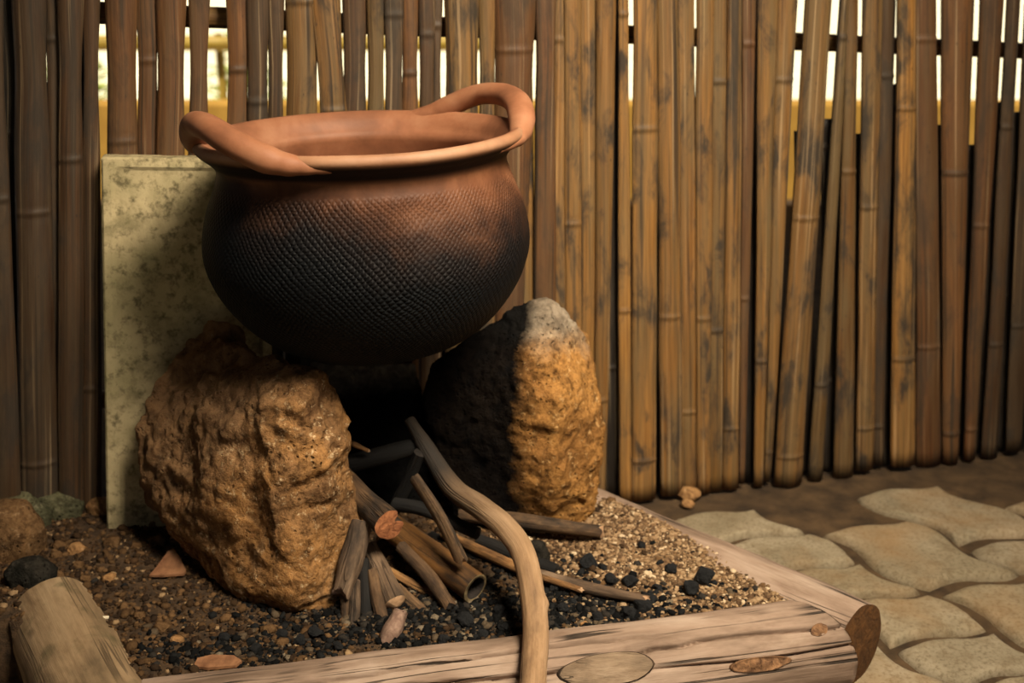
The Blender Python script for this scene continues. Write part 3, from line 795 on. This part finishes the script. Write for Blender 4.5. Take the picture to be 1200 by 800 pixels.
RK_G = mat_rock('grey green stone', [lin(62, 62, 46), lin(84, 82, 62), lin(100, 96, 72), lin(82, 78, 60), lin(120, 114, 92)], dark=lin(40, 38, 28))
RK_T = mat_rock('tan stone', [lin(120, 88, 58), lin(150, 112, 74), lin(166, 128, 86), lin(140, 104, 70), lin(186, 154, 116)], dark=lin(80, 56, 36))
RK_K = mat_rock('blackish stone', [lin(30, 29, 26), lin(40, 38, 34), lin(50, 46, 40), lin(40, 38, 36), lin(70, 64, 56)], dark=lin(18, 17, 15))
def slabstone(px, py, Y, wx, wy, h, mat, label, seed, name='stone', group=None, tilt=0):
    c = P(px, py, Y); c.z = bed_z(c.x, c.y) - .008; pts = []
    rd = random.Random(seed)
    for i in range(14):
        a = 2 * PI * i / 14; q = rd.uniform(.8, 1.08)
        for z, k in ((0, .9), (h * .55, 1), (h * rd.uniform(.85, 1.05), .62)):
            pts.append(c + Vector((math.cos(a) * wx * q * k, math.sin(a) * wy * q * k, z + tilt * math.cos(a) * (z / h) * h)))
    return hull_rock(name, [pts], mat, label, 'stone', group, voxel=max(.003, min(wx, wy) / 14), amp=.12 * min(wx, wy, h), fine=.0015, seed=seed, smooth=2, nsc=.5 / max(wx, wy))
slabstone(56, 566, 1.69, .06, .03, .052, RK_G, 'flat grey green stone at the foot of the dark bamboo poles', 21)
slabstone(8, 556, 1.66, .065, .035, .06, RK_G, 'grey green stone at the very edge of the picture, under the leaning slat', 22)
slabstone(117, 580, 1.70, .027, .018, .032, RK_T, 'small pale wedge of stone at the foot of the concrete slab', 23)
slabstone(14, 628, 1.575, .06, .055, .085, RK_LB, 'rounded tan brown stone above the short thick log', 24)
slabstone(36, 672, 1.475, .04, .028, .045, RK_K, 'dark blackish stone lying against the end of the short thick log', 25)
slabstone(630, 660, 1.535, .022, .018, .045, RK_K, 'rounded dark grey stone half hidden behind the bent branch', 26)

# pebbles in the soil, each its own
peb = [(133, 637, .012), (184, 636, .014), (90, 646, .013), (160, 641, .008), (91, 663, .008), (66, 652, .008), (128, 678, .009), (100, 680, .008), (190, 738, .010), (164, 722, .008), (207, 752, .008),
       (315, 736, .009), (330, 752, .008), (668, 735, .007), (685, 728, .006), (152, 660, .006), (70, 640, .01), (140, 612, .009), (120, 600, .008), (170, 605, .01)]
for i, (px, py, r) in enumerate(peb):
    c = G(px, py, BED); c.z = bed_z(c.x, c.y) + r * .3
    V = []
    for q in IV2:
        q = Vector(q); f = 1 + .5 * noise.noise(q * 1.5 + Vector((i * 3, 0, 0)))
        V.append(c + Vector((q.x * 1.25, q.y, q.z * .75)) * r * f)
    o = mk('pebble', V, [tuple(int(k) for k in f) for f in IF2], (RK_LB, RK_LB, RK_T, RK_LB)[i % 4])
    tag(o, 'small rounded tan pebble lying loose in the gritty hearth soil', 'pebble', 'pebbles in the hearth soil')
for (px, py, r) in ((808, 578, .02), (806, 588, .012)):
    c = G(px, py, 0); c.z = r * .4 - .008; V = []
    for q in IV2:
        q = Vector(q); f = 1 + .25 * noise.noise(q * 1.3 + Vector((px, 0, 0))); V.append(c + Vector((q.x * 1.2, q.y, q.z * .7)) * r * f)
    tag(mk('pebble', V, [tuple(int(k) for k in f) for f in IF2], RK_T), ('larger tan pebble on the ground at the foot of the bamboo slats' if r > .015 else 'tiny pebble just in front of the larger one at the slat feet'), 'pebble')

# charcoal lumps
CHAR = mat_plain('charcoal', lin(8, 8, 9), lin(24, 24, 25), 60, .8, .9, .006)
coal = [(824, 682, .018), (808, 696, .015), (690, 666, .016), (716, 684, .012), (738, 686, .014), (786, 671, .011), (752, 712, .014), (735, 722, .013), (762, 704, .010), (700, 690, .009), (700, 724, .010), (660, 712, .010),
        (545, 728, .014), (520, 752, .010), (565, 742, .009), (600, 748, .009), (585, 712, .010), (650, 690, .009), (372, 742, .013), (350, 752, .011), (330, 742, .009), (395, 760, .009), (300, 762, .010), (262, 748, .009), (670, 706, .008), (770, 690, .008), (775, 716, .008), (590, 730, .008), (640, 735, .008), (460, 768, .008)]
for i, (px, py, r) in enumerate(coal):
    c = G(px, py, BED); c.z = bed_z(c.x, c.y) - .002; pts = []; rd = random.Random(i + 50)
    for k in range(16):
        d = Vector((rd.gauss(0, 1), rd.gauss(0, 1), rd.gauss(0, 1))).normalized()
        pts.append(c + Vector((d.x * r * 1.1, d.y * r, r * .75 + d.z * r * .85)))
    if i == 0: lb, gp = 'largest charcoal lump, standing by the pale log near the pile of tan gravel', None
    elif i == 1: lb, gp = 'second charcoal lump just in front of the largest one by the pale log', None
    elif i == 2: lb, gp = 'charcoal lump alone on the tan gravel behind the split sticks', None
    else: lb, gp = 'small black charcoal lump among the ashes in front of the firewood', 'charcoal lumps in the ashes'
    hull_rock('charcoal_lump', [pts], CHAR, lb, 'charcoal', gp, voxel=r / 7, amp=r * .1, fine=r * .05, seed=i, smooth=1, nsc=.6 / r)

# ------------------------------------------------------------------ pot
def mat_pot(inner=False):
    m = M('terracotta with soot'); a = m.attr(); v = m.obj()
    u, w, z = m.sep(a)[:]                     # around, along the profile, soot line height
    wob = m.noise(v, 11, 5, .6, col=True)
    wu = m.math('ADD', u, m.math('MULTIPLY', m.math('SUBTRACT', m.sep(wob)[0], .5), .026))
    ww = m.math('ADD', w, m.math('MULTIPLY', m.math('SUBTRACT', m.sep(wob)[1], .5), .022))
    p = PI / .0066
    s1 = m.math('SINE', m.math('MULTIPLY', m.math('ADD', wu, m.math('MULTIPLY', ww, .8)), p * .72))
    s2 = m.math('SINE', m.math('MULTIPLY', m.math('SUBTRACT', wu, m.math('MULTIPLY', ww, 1.0)), p * .8))
    lat = m.math('MULTIPLY', m.math('ABSOLUTE', s1), m.math('ABSOLUTE', s2))
    patch = m.ramp(m.noise(v, 7, 4, .6), [(.36, .12), (.58, 1)])
    zone = m.ramp(z, [(.0, .9), (.70, 1), (.795, 1), (.83, 0)])      # impressed only below the neck
    fine = m.noise(v, 140, 4, .6)
    big = m.noise(v, 11, 5, .62, .4)
    x, y, zz = m.sep(v)[:]
    clay = m.ramp(big, [(.3, lin(106, 68, 44)), (.5, lin(128, 84, 55)), (.72, lin(142, 98, 68))])
    clay = m.mix(m.ramp(m.noise(v, 45, 4, .7), [(.55, 0), (.7, .35)]), clay, lin(120, 70, 42))
    # soot: thick at the foot, creeping up towards one side; darker band below the rim
    side = m.math('MULTIPLY', x, -.55)
    t = m.math('ADD', z, m.math('ADD', m.math('MULTIPLY', m.math('SUBTRACT', big, .5), .34), m.math('MULTIPLY', side, -1.0)))
    soot_dark = m.ramp(t, [(.50, 1), (.64, .975), (.74, .84), (.84, .5), (.93, .22), (.97, .06)])
    soot_dark = m.math('MULTIPLY', soot_dark, m.ramp(z, [(.0, 1), (.93, 1), (.955, .25), (1, .05)]))
    under = m.math('MULTIPLY', m.ramp(z, [(.86, 0), (.90, .96), (.945, .96), (.965, .25), (.98, 0)]), 1.0)
    soot_dark = m.math('MAXIMUM', soot_dark, under)
    spk = m.ramp(m.voro(v, 70), [(.035, .5), (.07, 0)])
    sc_ = m.mix(m.ramp(fine, [(.3, 0), (.7, 1)]), (.0022, .0025, .003), (.0055, .006, .007))
    sc_ = m.mix(m.math('MULTIPLY', spk, m.ramp(m.noise(v, 9, 2), [(.5, 0), (.6, 1)])), sc_, (.09, .075, .06))
    brown = m.mix(.8, clay, lin(150, 96, 58), 'MULTIPLY')
    body = m.mix(m.ramp(z, [(.84, 1), (.93, 0)]), clay, m.mix(.55, clay, brown))
    body = m.mix(m.math('MULTIPLY', m.ramp(z, [(.955, 0), (.975, 1)]), m.ramp(m.noise(v, 9, 4), [(.35, .15), (.6, .6)])), body, lin(168, 134, 108))
    c = m.mix(soot_dark, body, sc_)
    n1 = m.bump(m.math('MULTIPLY', m.math('MULTIPLY', lat, zone), patch), .6, .0045)
    n2 = m.bump(fine, .2, .002, n1)
    m.out(c, .6, n2, .25)
    m.link(m.ramp(soot_dark, [(0, .3), (1, .09)]), m.b.inputs['Specular IOR Level'])
    return m.m
POTM = mat_pot()
def mat_clay(name, shade=1.0):
    m = M(name); v = m.obj(); big = m.noise(v, 14, 5, .6, .3); f = m.noise(v, 150, 4, .6)
    c = m.ramp(big, [(.3, lin(112, 70, 47)), (.5, lin(134, 86, 59)), (.72, lin(150, 104, 76))])
    return m.out(c, .6, m.bump(f, .2, .002), .35)
CLAY = mat_clay('terracotta')
POTX, POTY, POTZ = -.202, 1.56, .451
PC = Vector((POTX, POTY, POTZ))
tilt = Matrix.Rotation(R(-1.6), 4, 'Y') @ Matrix.Rotation(R(-.2), 4, 'X')       # leans a little
def potT(p): return PC + tilt @ Vector(p)
H = .324
prof_o = [(0, 0), (.05, .002), (.09, .008), (.13, .021), (.165, .043), (.195, .074), (.217, .108), (.229, .140), (.2325, .165), (.230, .192), (.223, .220), (.2135, .244), (.2065, .262), (.2025, .275), (.2025, .283), (.206, .290), (.213, .297), (.2205, .303), (.2262, .3085), (.229, .3135), (.2285, .3185), (.2255, .3225), (.221, .324)]
prof_i = [(.2165, .3235), (.211, .320), (.203, .312), (.196, .300), (.191, .293), (.1895, .286), (.192, .277), (.202, .252), (.212, .222), (.2185, .19), (.218, .16), (.206, .115), (.185, .082), (.155, .053), (.12, .032), (.08, .02), (.04, .015), (0, .014)]
def resample(pr, n):
    pts, _ = catmull([Vector((a, 0, b)) for a, b in pr], [0] * len(pr), n)
    return [(max(p.x, 0), p.z) for p in pts]
def lathe(pr, segs, close0, close1, zsoot=True):
    V, Fc, S = [], [], []; arcl = 0
    for i, (r, z) in enumerate(pr):
        if i: arcl += math.hypot(r - pr[i - 1][0], z - pr[i - 1][1])
        for k in range(segs):
            a = 2 * PI * k / segs + PI / 2
            wob = 1 + .006 * noise.noise(Vector((math.cos(a) * .8, math.sin(a) * .8, z * 6)))
            zz = z + (.003 * noise.noise(Vector((math.cos(a), math.sin(a), 7))) if z > .25 else 0)
            V.append(potT((r * wob * math.cos(a), r * wob * math.sin(a), zz)))
            S.append(((a - PI / 2) * .22, arcl, z / H))
    n = len(pr)
    for i in range(n - 1):
        for k in range(segs):
            k2 = (k + 1) % segs
            Fc.append((i * segs + k, i * segs + k2, (i + 1) * segs + k2, (i + 1) * segs + k))
    return V, Fc, S
pot = empty('cooking_pot', PC)
tag(pot, 'large round terracotta pot with looped handles, sooty black below, resting on boulders', 'pot')
V, Fc, S = lathe(resample(prof_o, 110), 220, 1, 0)
body = mk('body', V, Fc, POTM, pot, loc=PC, attr=S)
V, Fc, S = lathe(resample(prof_i, 80), 160, 0, 1)
V2, F2, S2 = lathe([(.221, .324), (.2165, .3235)], 160, 0, 0)
inn = mk('inner_wall', V + V2, Fc + [tuple(i + len(V) for i in f) for f in F2], CLAY, pot, loc=PC, attr=S + S2); inn['label'] = 'clean orange terracotta inside of the pot'
def handle(rows, seed):
    pts = [potT((r * math.cos(R(a)), r * math.sin(R(a)), .3125 + z)) for a, r, z, q in rows]
    V, Fc, S, path, T, rr = tube_data(pts, [q for *_, q in rows], 72, 26, .03, 14, seed=seed, up=(0, 0, 1), flat=1.12)
    for idx in (0, len(path) - 1):
        ring = list(range(idx * 26, idx * 26 + 26))
        Fc.append(tuple(ring if idx else ring[::-1]))
    return mk('handle', V, Fc, CLAY, pot, attr=S)
handle([(-28, .2185, -.005, .005), (-17, .2195, -.003, .008), (-7, .2207, -.001, .0112), (3, .2240, .004, .0150), (11, .2295, .017, .0175), (21, .236, .031, .0175), (33, .241, .039, .0165), (45, .241, .038, .0160), (53, .237, .030, .0165),
        (61, .231, .016, .0170), (69, .2245, .004, .0145), (77, .2205, -.001, .0112), (85, .2190, -.003, .008), (94, .2180, -.005, .005)], 1)
handle([(158, .2185, -.005, .005), (169, .2195, -.003, .008), (179, .2207, -.001, .0112), (189, .2240, .004, .0150), (197, .2255, .018, .0162), (206, .2270, .034, .0164), (215, .2295, .0425, .0166), (225, .232, .040, .0172), (235, .2325, .027, .0182),
        (246, .2280, .010, .0182), (253, .2235, .002, .0145), (259, .2200, -.001, .0108), (264, .2175, -.003, .008), (271, .2160, -.006, .005)], 2)

# ------------------------------------------------------------------ firewood
BARK = mat_wood('pale branch bark', [lin(104, 80, 58), lin(140, 110, 80), lin(158, 128, 98)], .5, None, .6, 1.6, char_shade=(20.52, .10, .34))
BARK2 = mat_wood('brown stick bark', [lin(54, 39, 27), lin(88, 66, 45), lin(112, 86, 60)], .6, None, .9, 2.0, burn=.9)
BARK3 = mat_wood('grey stick bark', [lin(62, 48, 36), lin(98, 78, 60), lin(122, 100, 80)], .6, None, .9, 2.0, burn=.75)
CHARW = mat_wood('charred wood', [lin(9, 8, 8), lin(15, 13, 12), lin(26, 22, 19)], .6, None, .8, 2.0, False)
SPLIT = mat_wood('split yellow wood', [lin(84, 58, 34), lin(132, 94, 56), lin(160, 120, 76)], .5, None, .8, 2.2, False, burn=.8)
BTUBE = mat_wood('scorched bamboo', [lin(48, 32, 16), lin(104, 70, 34), lin(126, 88, 44)], .4, None, .35, 1.2, False, burn=.9)
END_O = mat_end('orange cut wood', lin(96, 54, 32), lin(160, 104, 68), .6)
END_P = mat_end('pale broken wood', lin(146, 114, 84), lin(178, 144, 112), .2)
END_K = mat_end('charred end and hollow shade', lin(22, 19, 17), lin(40, 34, 30))
END_R = mat_end('pinkish split wood', lin(106, 82, 70), lin(142, 116, 100), .3)

stick('branch', [P(480, 492, 1.62), P(503, 530, 1.575), P(530, 571, 1.525), P(562, 594, 1.48), P(592, 618, 1.43), P(613, 648, 1.39), P(624, 694, 1.335), P(628, 740, 1.285), P(624, 800, 1.205), P(622, 870, 1.125), P(618, 960, 1.045)],
      [.009, .0135, .0165, .0175, .0175, .0175, .0175, .0178, .0175, .018, .018], BARK, END_P, 'long bent pale branch reaching out from the fire over the front log', seed=4, n=90, segs=22, rough=.06,
      profile=lambda a, t: 1 + .25 * math.exp(-((t - .63) / .014) ** 2) * max(0, math.cos(a + 1.6)))
stick('firewood_stick', [P(388, 548, 1.60), P(450, 533, 1.60), P(503, 518, 1.60)], [.015, .015, .013], CHARW, END_K, 'charred black stick leaning level across the back of the fire', seed=11, slant=(.006, .01))
stick('twig', [P(398, 512, 1.585), P(414, 520, 1.58), P(432, 528, 1.575)], [.0035, .0045, .003], SPLIT, END_P, 'thin pale twig poking out above the charred black stick', seed=12, segs=10)
def lobed(a, t): return 1 - .62 * math.exp(-((((a + 1.15 + PI) % (2 * PI)) - PI) / .36) ** 2) * min(1, t * 2 + .3)
stick('firewood_stick', [P(398, 552, 1.58), P(425, 585, 1.50), P(457, 615, 1.43)], [.016, .0195, .0235], BARK2, END_O, 'cleft stick pointing at the viewer with an orange heart-shaped cut end', seed=13, segs=32, profile=lobed, capdome=(.001, .001), endlabel='orange cut end grain')
stick('firewood_stick', [P(424, 612, 1.455), P(413, 655, 1.42), P(400, 692, 1.392)], [.016, .0185, .016], BARK3, END_R, 'short stick with bark peeling off its pinkish broken end beside the boulder', seed=14, slant=(.004, .02), segs=20, profile=lambda a, t: 1 - .25 * max(0, math.cos(a - .6)) * max(0, (t - .62) / .38))
# hollow bamboo piece
def bamboo_piece():
    a, b = P(452, 612, 1.56), P(557, 689, 1.425)
    V, Fc, S, path, T, rr = tube_data([a, a.lerp(b, .5), b], [.0215, .0225, .0228], 40, 30, .02, 20, seed=15, profile=lambda q, t: 1 + .05 * math.exp(-((t - .52) / .02) ** 2))
    o = mk('bamboo_tube', V, Fc, BTUBE, attr=S)
    tag(o, 'scorched hollow bamboo piece with a round open end in the firewood', 'bamboo', 'firewood under the pot')
    segs = 30; idx = len(path) - 1
    ring = [V[idx * segs + k] for k in range(segs)]; c = sum(ring, Vector()) / segs
    vs, fs = list(ring), []
    rin = [c + (p - c) * (.77 + .03 * noise.noise(p * 90)) + T[-1] * .001 for p in ring]
    vs += rin
    for j in range(1, 6): vs += [p - T[-1] * (.018 * j) for p in rin]
    for j in range(6):
        for k in range(segs):
            k2 = (k + 1) % segs
            fs.append((j * segs + k, j * segs + k2, (j + 1) * segs + k2, (j + 1) * segs + k))
    fs.append(tuple(6 * segs + k for k in range(segs)))
    q = mk('cut_end', vs, fs, END_B, o, mats=[END_B, END_K], mi=[0] * segs + [1] * (5 * segs + 1)); q['label'] = 'pale rim and dark hollow of the cut bamboo'  # inner faces get the charred colour to paint in the hollow's shade
END_B = mat_end('bamboo cut rim', lin(88, 72, 48), lin(130, 112, 80), .2)
bamboo_piece()
FW = 'firewood under the pot'
stick('firewood_stick', [P(486, 560, 1.50), P(515, 605, 1.455), P(540, 655, 1.425)], [.0125, .0135, .013], BARK2, END_P, 'flat split stick with a splintered pale end leaning on the bamboo tube', seed=16, flat=.55, up=(.5, -.6, .6), slant=(.004, .018))
stick('firewood_stick', [P(432, 640, 1.47), P(448, 672, 1.435), P(463, 705, 1.40)], [.0125, .0145, .0165], BARK3, BARK3 and END_P, 'grey stick with a thick blunt rounded end beside the bamboo tube', seed=17, capdome=(.001, .009))
stick('firewood_stick', [P(448, 664, 1.50), P(495, 690, 1.455), P(541, 708, 1.425)], [.006, .007, .0065], SPLIT, END_P, 'thin light brown split stick lying just below the bamboo tube', seed=18, slant=(.003, .008))
stick('firewood_stick', [P(464, 690, 1.45), P(490, 717, 1.41), P(515, 739, 1.375)], [.011, .0140, .0150], BARK2, END_P, 'tan round stick with a pale bevelled tip'.replace('bevelled', 'slanting') + ' in front of the thin split stick', seed=19, slant=(.002, .008))
stick('firewood_stick', [P(488, 712, 1.43), P(510, 728, 1.41), P(528, 742, 1.39)], [.009, .0110, .0115], BARK2, END_K, 'short dark stick stub lying close behind the tan stick tip', seed=20, slant=(.002, .006))
stick('firewood_stick', [P(404, 684, 1.405), P(406, 720, 1.385), P(402, 745, 1.365)], [.011, .0125, .011], BARK2, END_R, 'stubby upright brown splinter of wood closest to the boulder foot', seed=21, flat=.7, slant=(.004, .012))
stick('firewood_stick', [P(416, 680, 1.41), P(415, 715, 1.385), P(411, 750, 1.357)], [.0105, .012, .010], BARK3, END_R, 'grey brown upright splinter standing next to the stubby one', seed=22, flat=.75, slant=(.004, .010))
stick('firewood_stick', [P(436, 668, 1.43), P(442, 700, 1.40), P(450, 732, 1.372)], [.009, .0095, .009], BARK2, END_K, 'dark reddish stick standing behind the pale wood chunk', seed=23, slant=(.004, .006))
stick('wood_chunk', [P(470, 716, 1.355), P(459, 740, 1.335), P(444, 766, 1.31)], [.017, .0230, .009], END_R, END_R, 'pinkish pale chunk of broken wood lying against the front log', seed=24, flat=.6, up=(.2, -.8, .5), slant=(.008, .012))
stick('firewood_stick', [P(540, 602, 1.66), P(620, 612, 1.613), P(706, 623, 1.585)], [.0125, .0135, .0105], BARK2, END_P, 'straight brown stick lying along the foot of the sooty boulder', seed=25, slant=(.003, .012))
stick('firewood_stick', [P(520, 625, 1.60), P(600, 662, 1.50), P(681, 691, 1.428)], [.009, .0085, .0045], SPLIT, END_P, 'split stick with a bright yellow edge passing behind the bent branch', seed=26, slant=(.002, .01))
stick('firewood_stick', [P(505, 630, 1.62), P(560, 655, 1.55), P(650, 684, 1.465)], [.012, .012, .010], CHARW, END_K, 'charred dark stick lying under the yellow edged split stick', seed=27)
stick('firewood_stick', [P(628, 672, 1.475), P(690, 689, 1.435), P(757, 702, 1.405)], [.009, .0095, .0065], BARK3, END_P, 'grey weathered stick reaching out over the charcoal toward the gravel', seed=28, slant=(.002, .012))
stick('firewood_stick', [P(462, 590, 1.57), P(500, 598, 1.55), P(560, 625, 1.50)], [.011, .011, .010], CHARW, END_K, 'charred stick in the deep shade behind the bamboo tube', seed=29)
stick('firewood_stick', [P(455, 610, 1.60), P(475, 570, 1.585), P(492, 530, 1.57)], [.011, .011, .010], CHARW, END_K, 'charred stick rising behind the top of the bent branch', seed=30)

stick('firewood_stick', [P(470, 640, 1.50), P(500, 672, 1.455), P(528, 712, 1.40)], [.010, .011, .010], BARK2, END_K, 'dark brown stick tucked under the hollow bamboo piece', seed=31, slant=(.003, .006))
stick('firewood_stick', [P(425, 655, 1.44), P(428, 700, 1.405), P(428, 742, 1.37)], [.009, .0105, .0095], CHARW, END_K, 'charred upright stick in the gap between the grey splinter and the reddish stick', seed=32, slant=(.003, .006))
stick('firewood_stick', [P(560, 632, 1.58), P(610, 652, 1.54), P(652, 668, 1.505)], [.010, .0115, .010], CHARW, END_K, 'short charred stick between the sooty boulder foot and the split sticks', seed=33, slant=(.003, .006))
# leaf chips
CHIP = mat_plain('dry orange chip', lin(96, 62, 40), lin(138, 98, 68), 40, .8, .5, .003)
def chip(px, py, outline, mat, label, th=.004, name='bark_chip', rise=.3):
    c = G(px, py, BED); c.z = bed_z(c.x, c.y) + .004
    n = len(outline); V = []
    for dz in (0, th):
        for x, y in outline: V.append(c + Vector((x, y, dz + max(0, y) * rise + .0016 * noise.noise(Vector((x * 90, y * 90, px))))))
    Fc = [tuple(range(n))[::-1], tuple(range(n, 2 * n))] + [(k, (k + 1) % n, n + (k + 1) % n, n + k) for k in range(n)]
    tag(mk(name, V, Fc, mat, smooth=False), label, 'chip')
chip(198, 674, [(-.026, -.012), (-.005, -.014), (.026, -.009), (.027, 0), (.012, .022), (0, .034), (-.008, .03), (-.02, .006)], CHIP, 'orange brown triangular chip lying on the soil beside the big boulder', rise=.55)
chip(255, 782, [(-.03, -.006), (-.01, -.01), (.026, -.006), (.032, .004), (.02, .012), (-.01, .014), (-.028, .008)], CHIP, 'flat orange brown bark flake on the soil behind the front log')
chip(118, 727, [(-.012, 0), (0, -.003), (.012, -.002), (.012, .002), (0, .002)], mat_plain('pale chip', lin(200, 186, 160), lin(220, 206, 180), 40), 'thin whitish splinter at the edge of the short thick log', .002)

# ------------------------------------------------------------------ light
w = bpy.data.worlds.new('sky'); SC.world = w; w.use_nodes = True
bg = w.node_tree.nodes['Background']; bg.inputs[0].default_value = (.85, .93, 1.0, 1); bg.inputs[1].default_value = .24
sun_d = bpy.data.lights.new('sun', 'SUN'); sun_d.energy = 10; sun_d.angle = R(.6); sun_d.color = (1, .93, .78)
sun = bpy.data.objects.new('sun', sun_d); COL.objects.link(sun)
sun.rotation_euler = Vector((.25, .55, -1)).to_track_quat('-Z', 'Y').to_euler()
def area(name, loc, target, size, power, color, spread=180, sy=None):
    d = bpy.data.lights.new(name, 'AREA'); d.energy = power; d.color = color; d.size = size; d.spread = R(spread)
    if sy: d.shape = 'RECTANGLE'; d.size_y = sy
    o = bpy.data.objects.new(name, d); COL.objects.link(o); o.location = loc
    o.rotation_euler = (Vector(target) - Vector(loc)).to_track_quat('-Z', 'Y').to_euler()
area('added_key_light', (.66, .48, 2.13), (.16, 1.62, .34), .7, 45, (1, .875, .67), 84, .7)  # added unseen lamp under the roof, stands in for open-side daylight

SC.view_settings.view_transform = 'Standard'
SC.view_settings.look = 'None'
SC.view_settings.exposure = -.36
SC.view_settings.gamma = 1
SC.view_settings.use_curve_mapping = False
SC.cycles.use_denoising = True
SC.cycles.max_bounces = 6
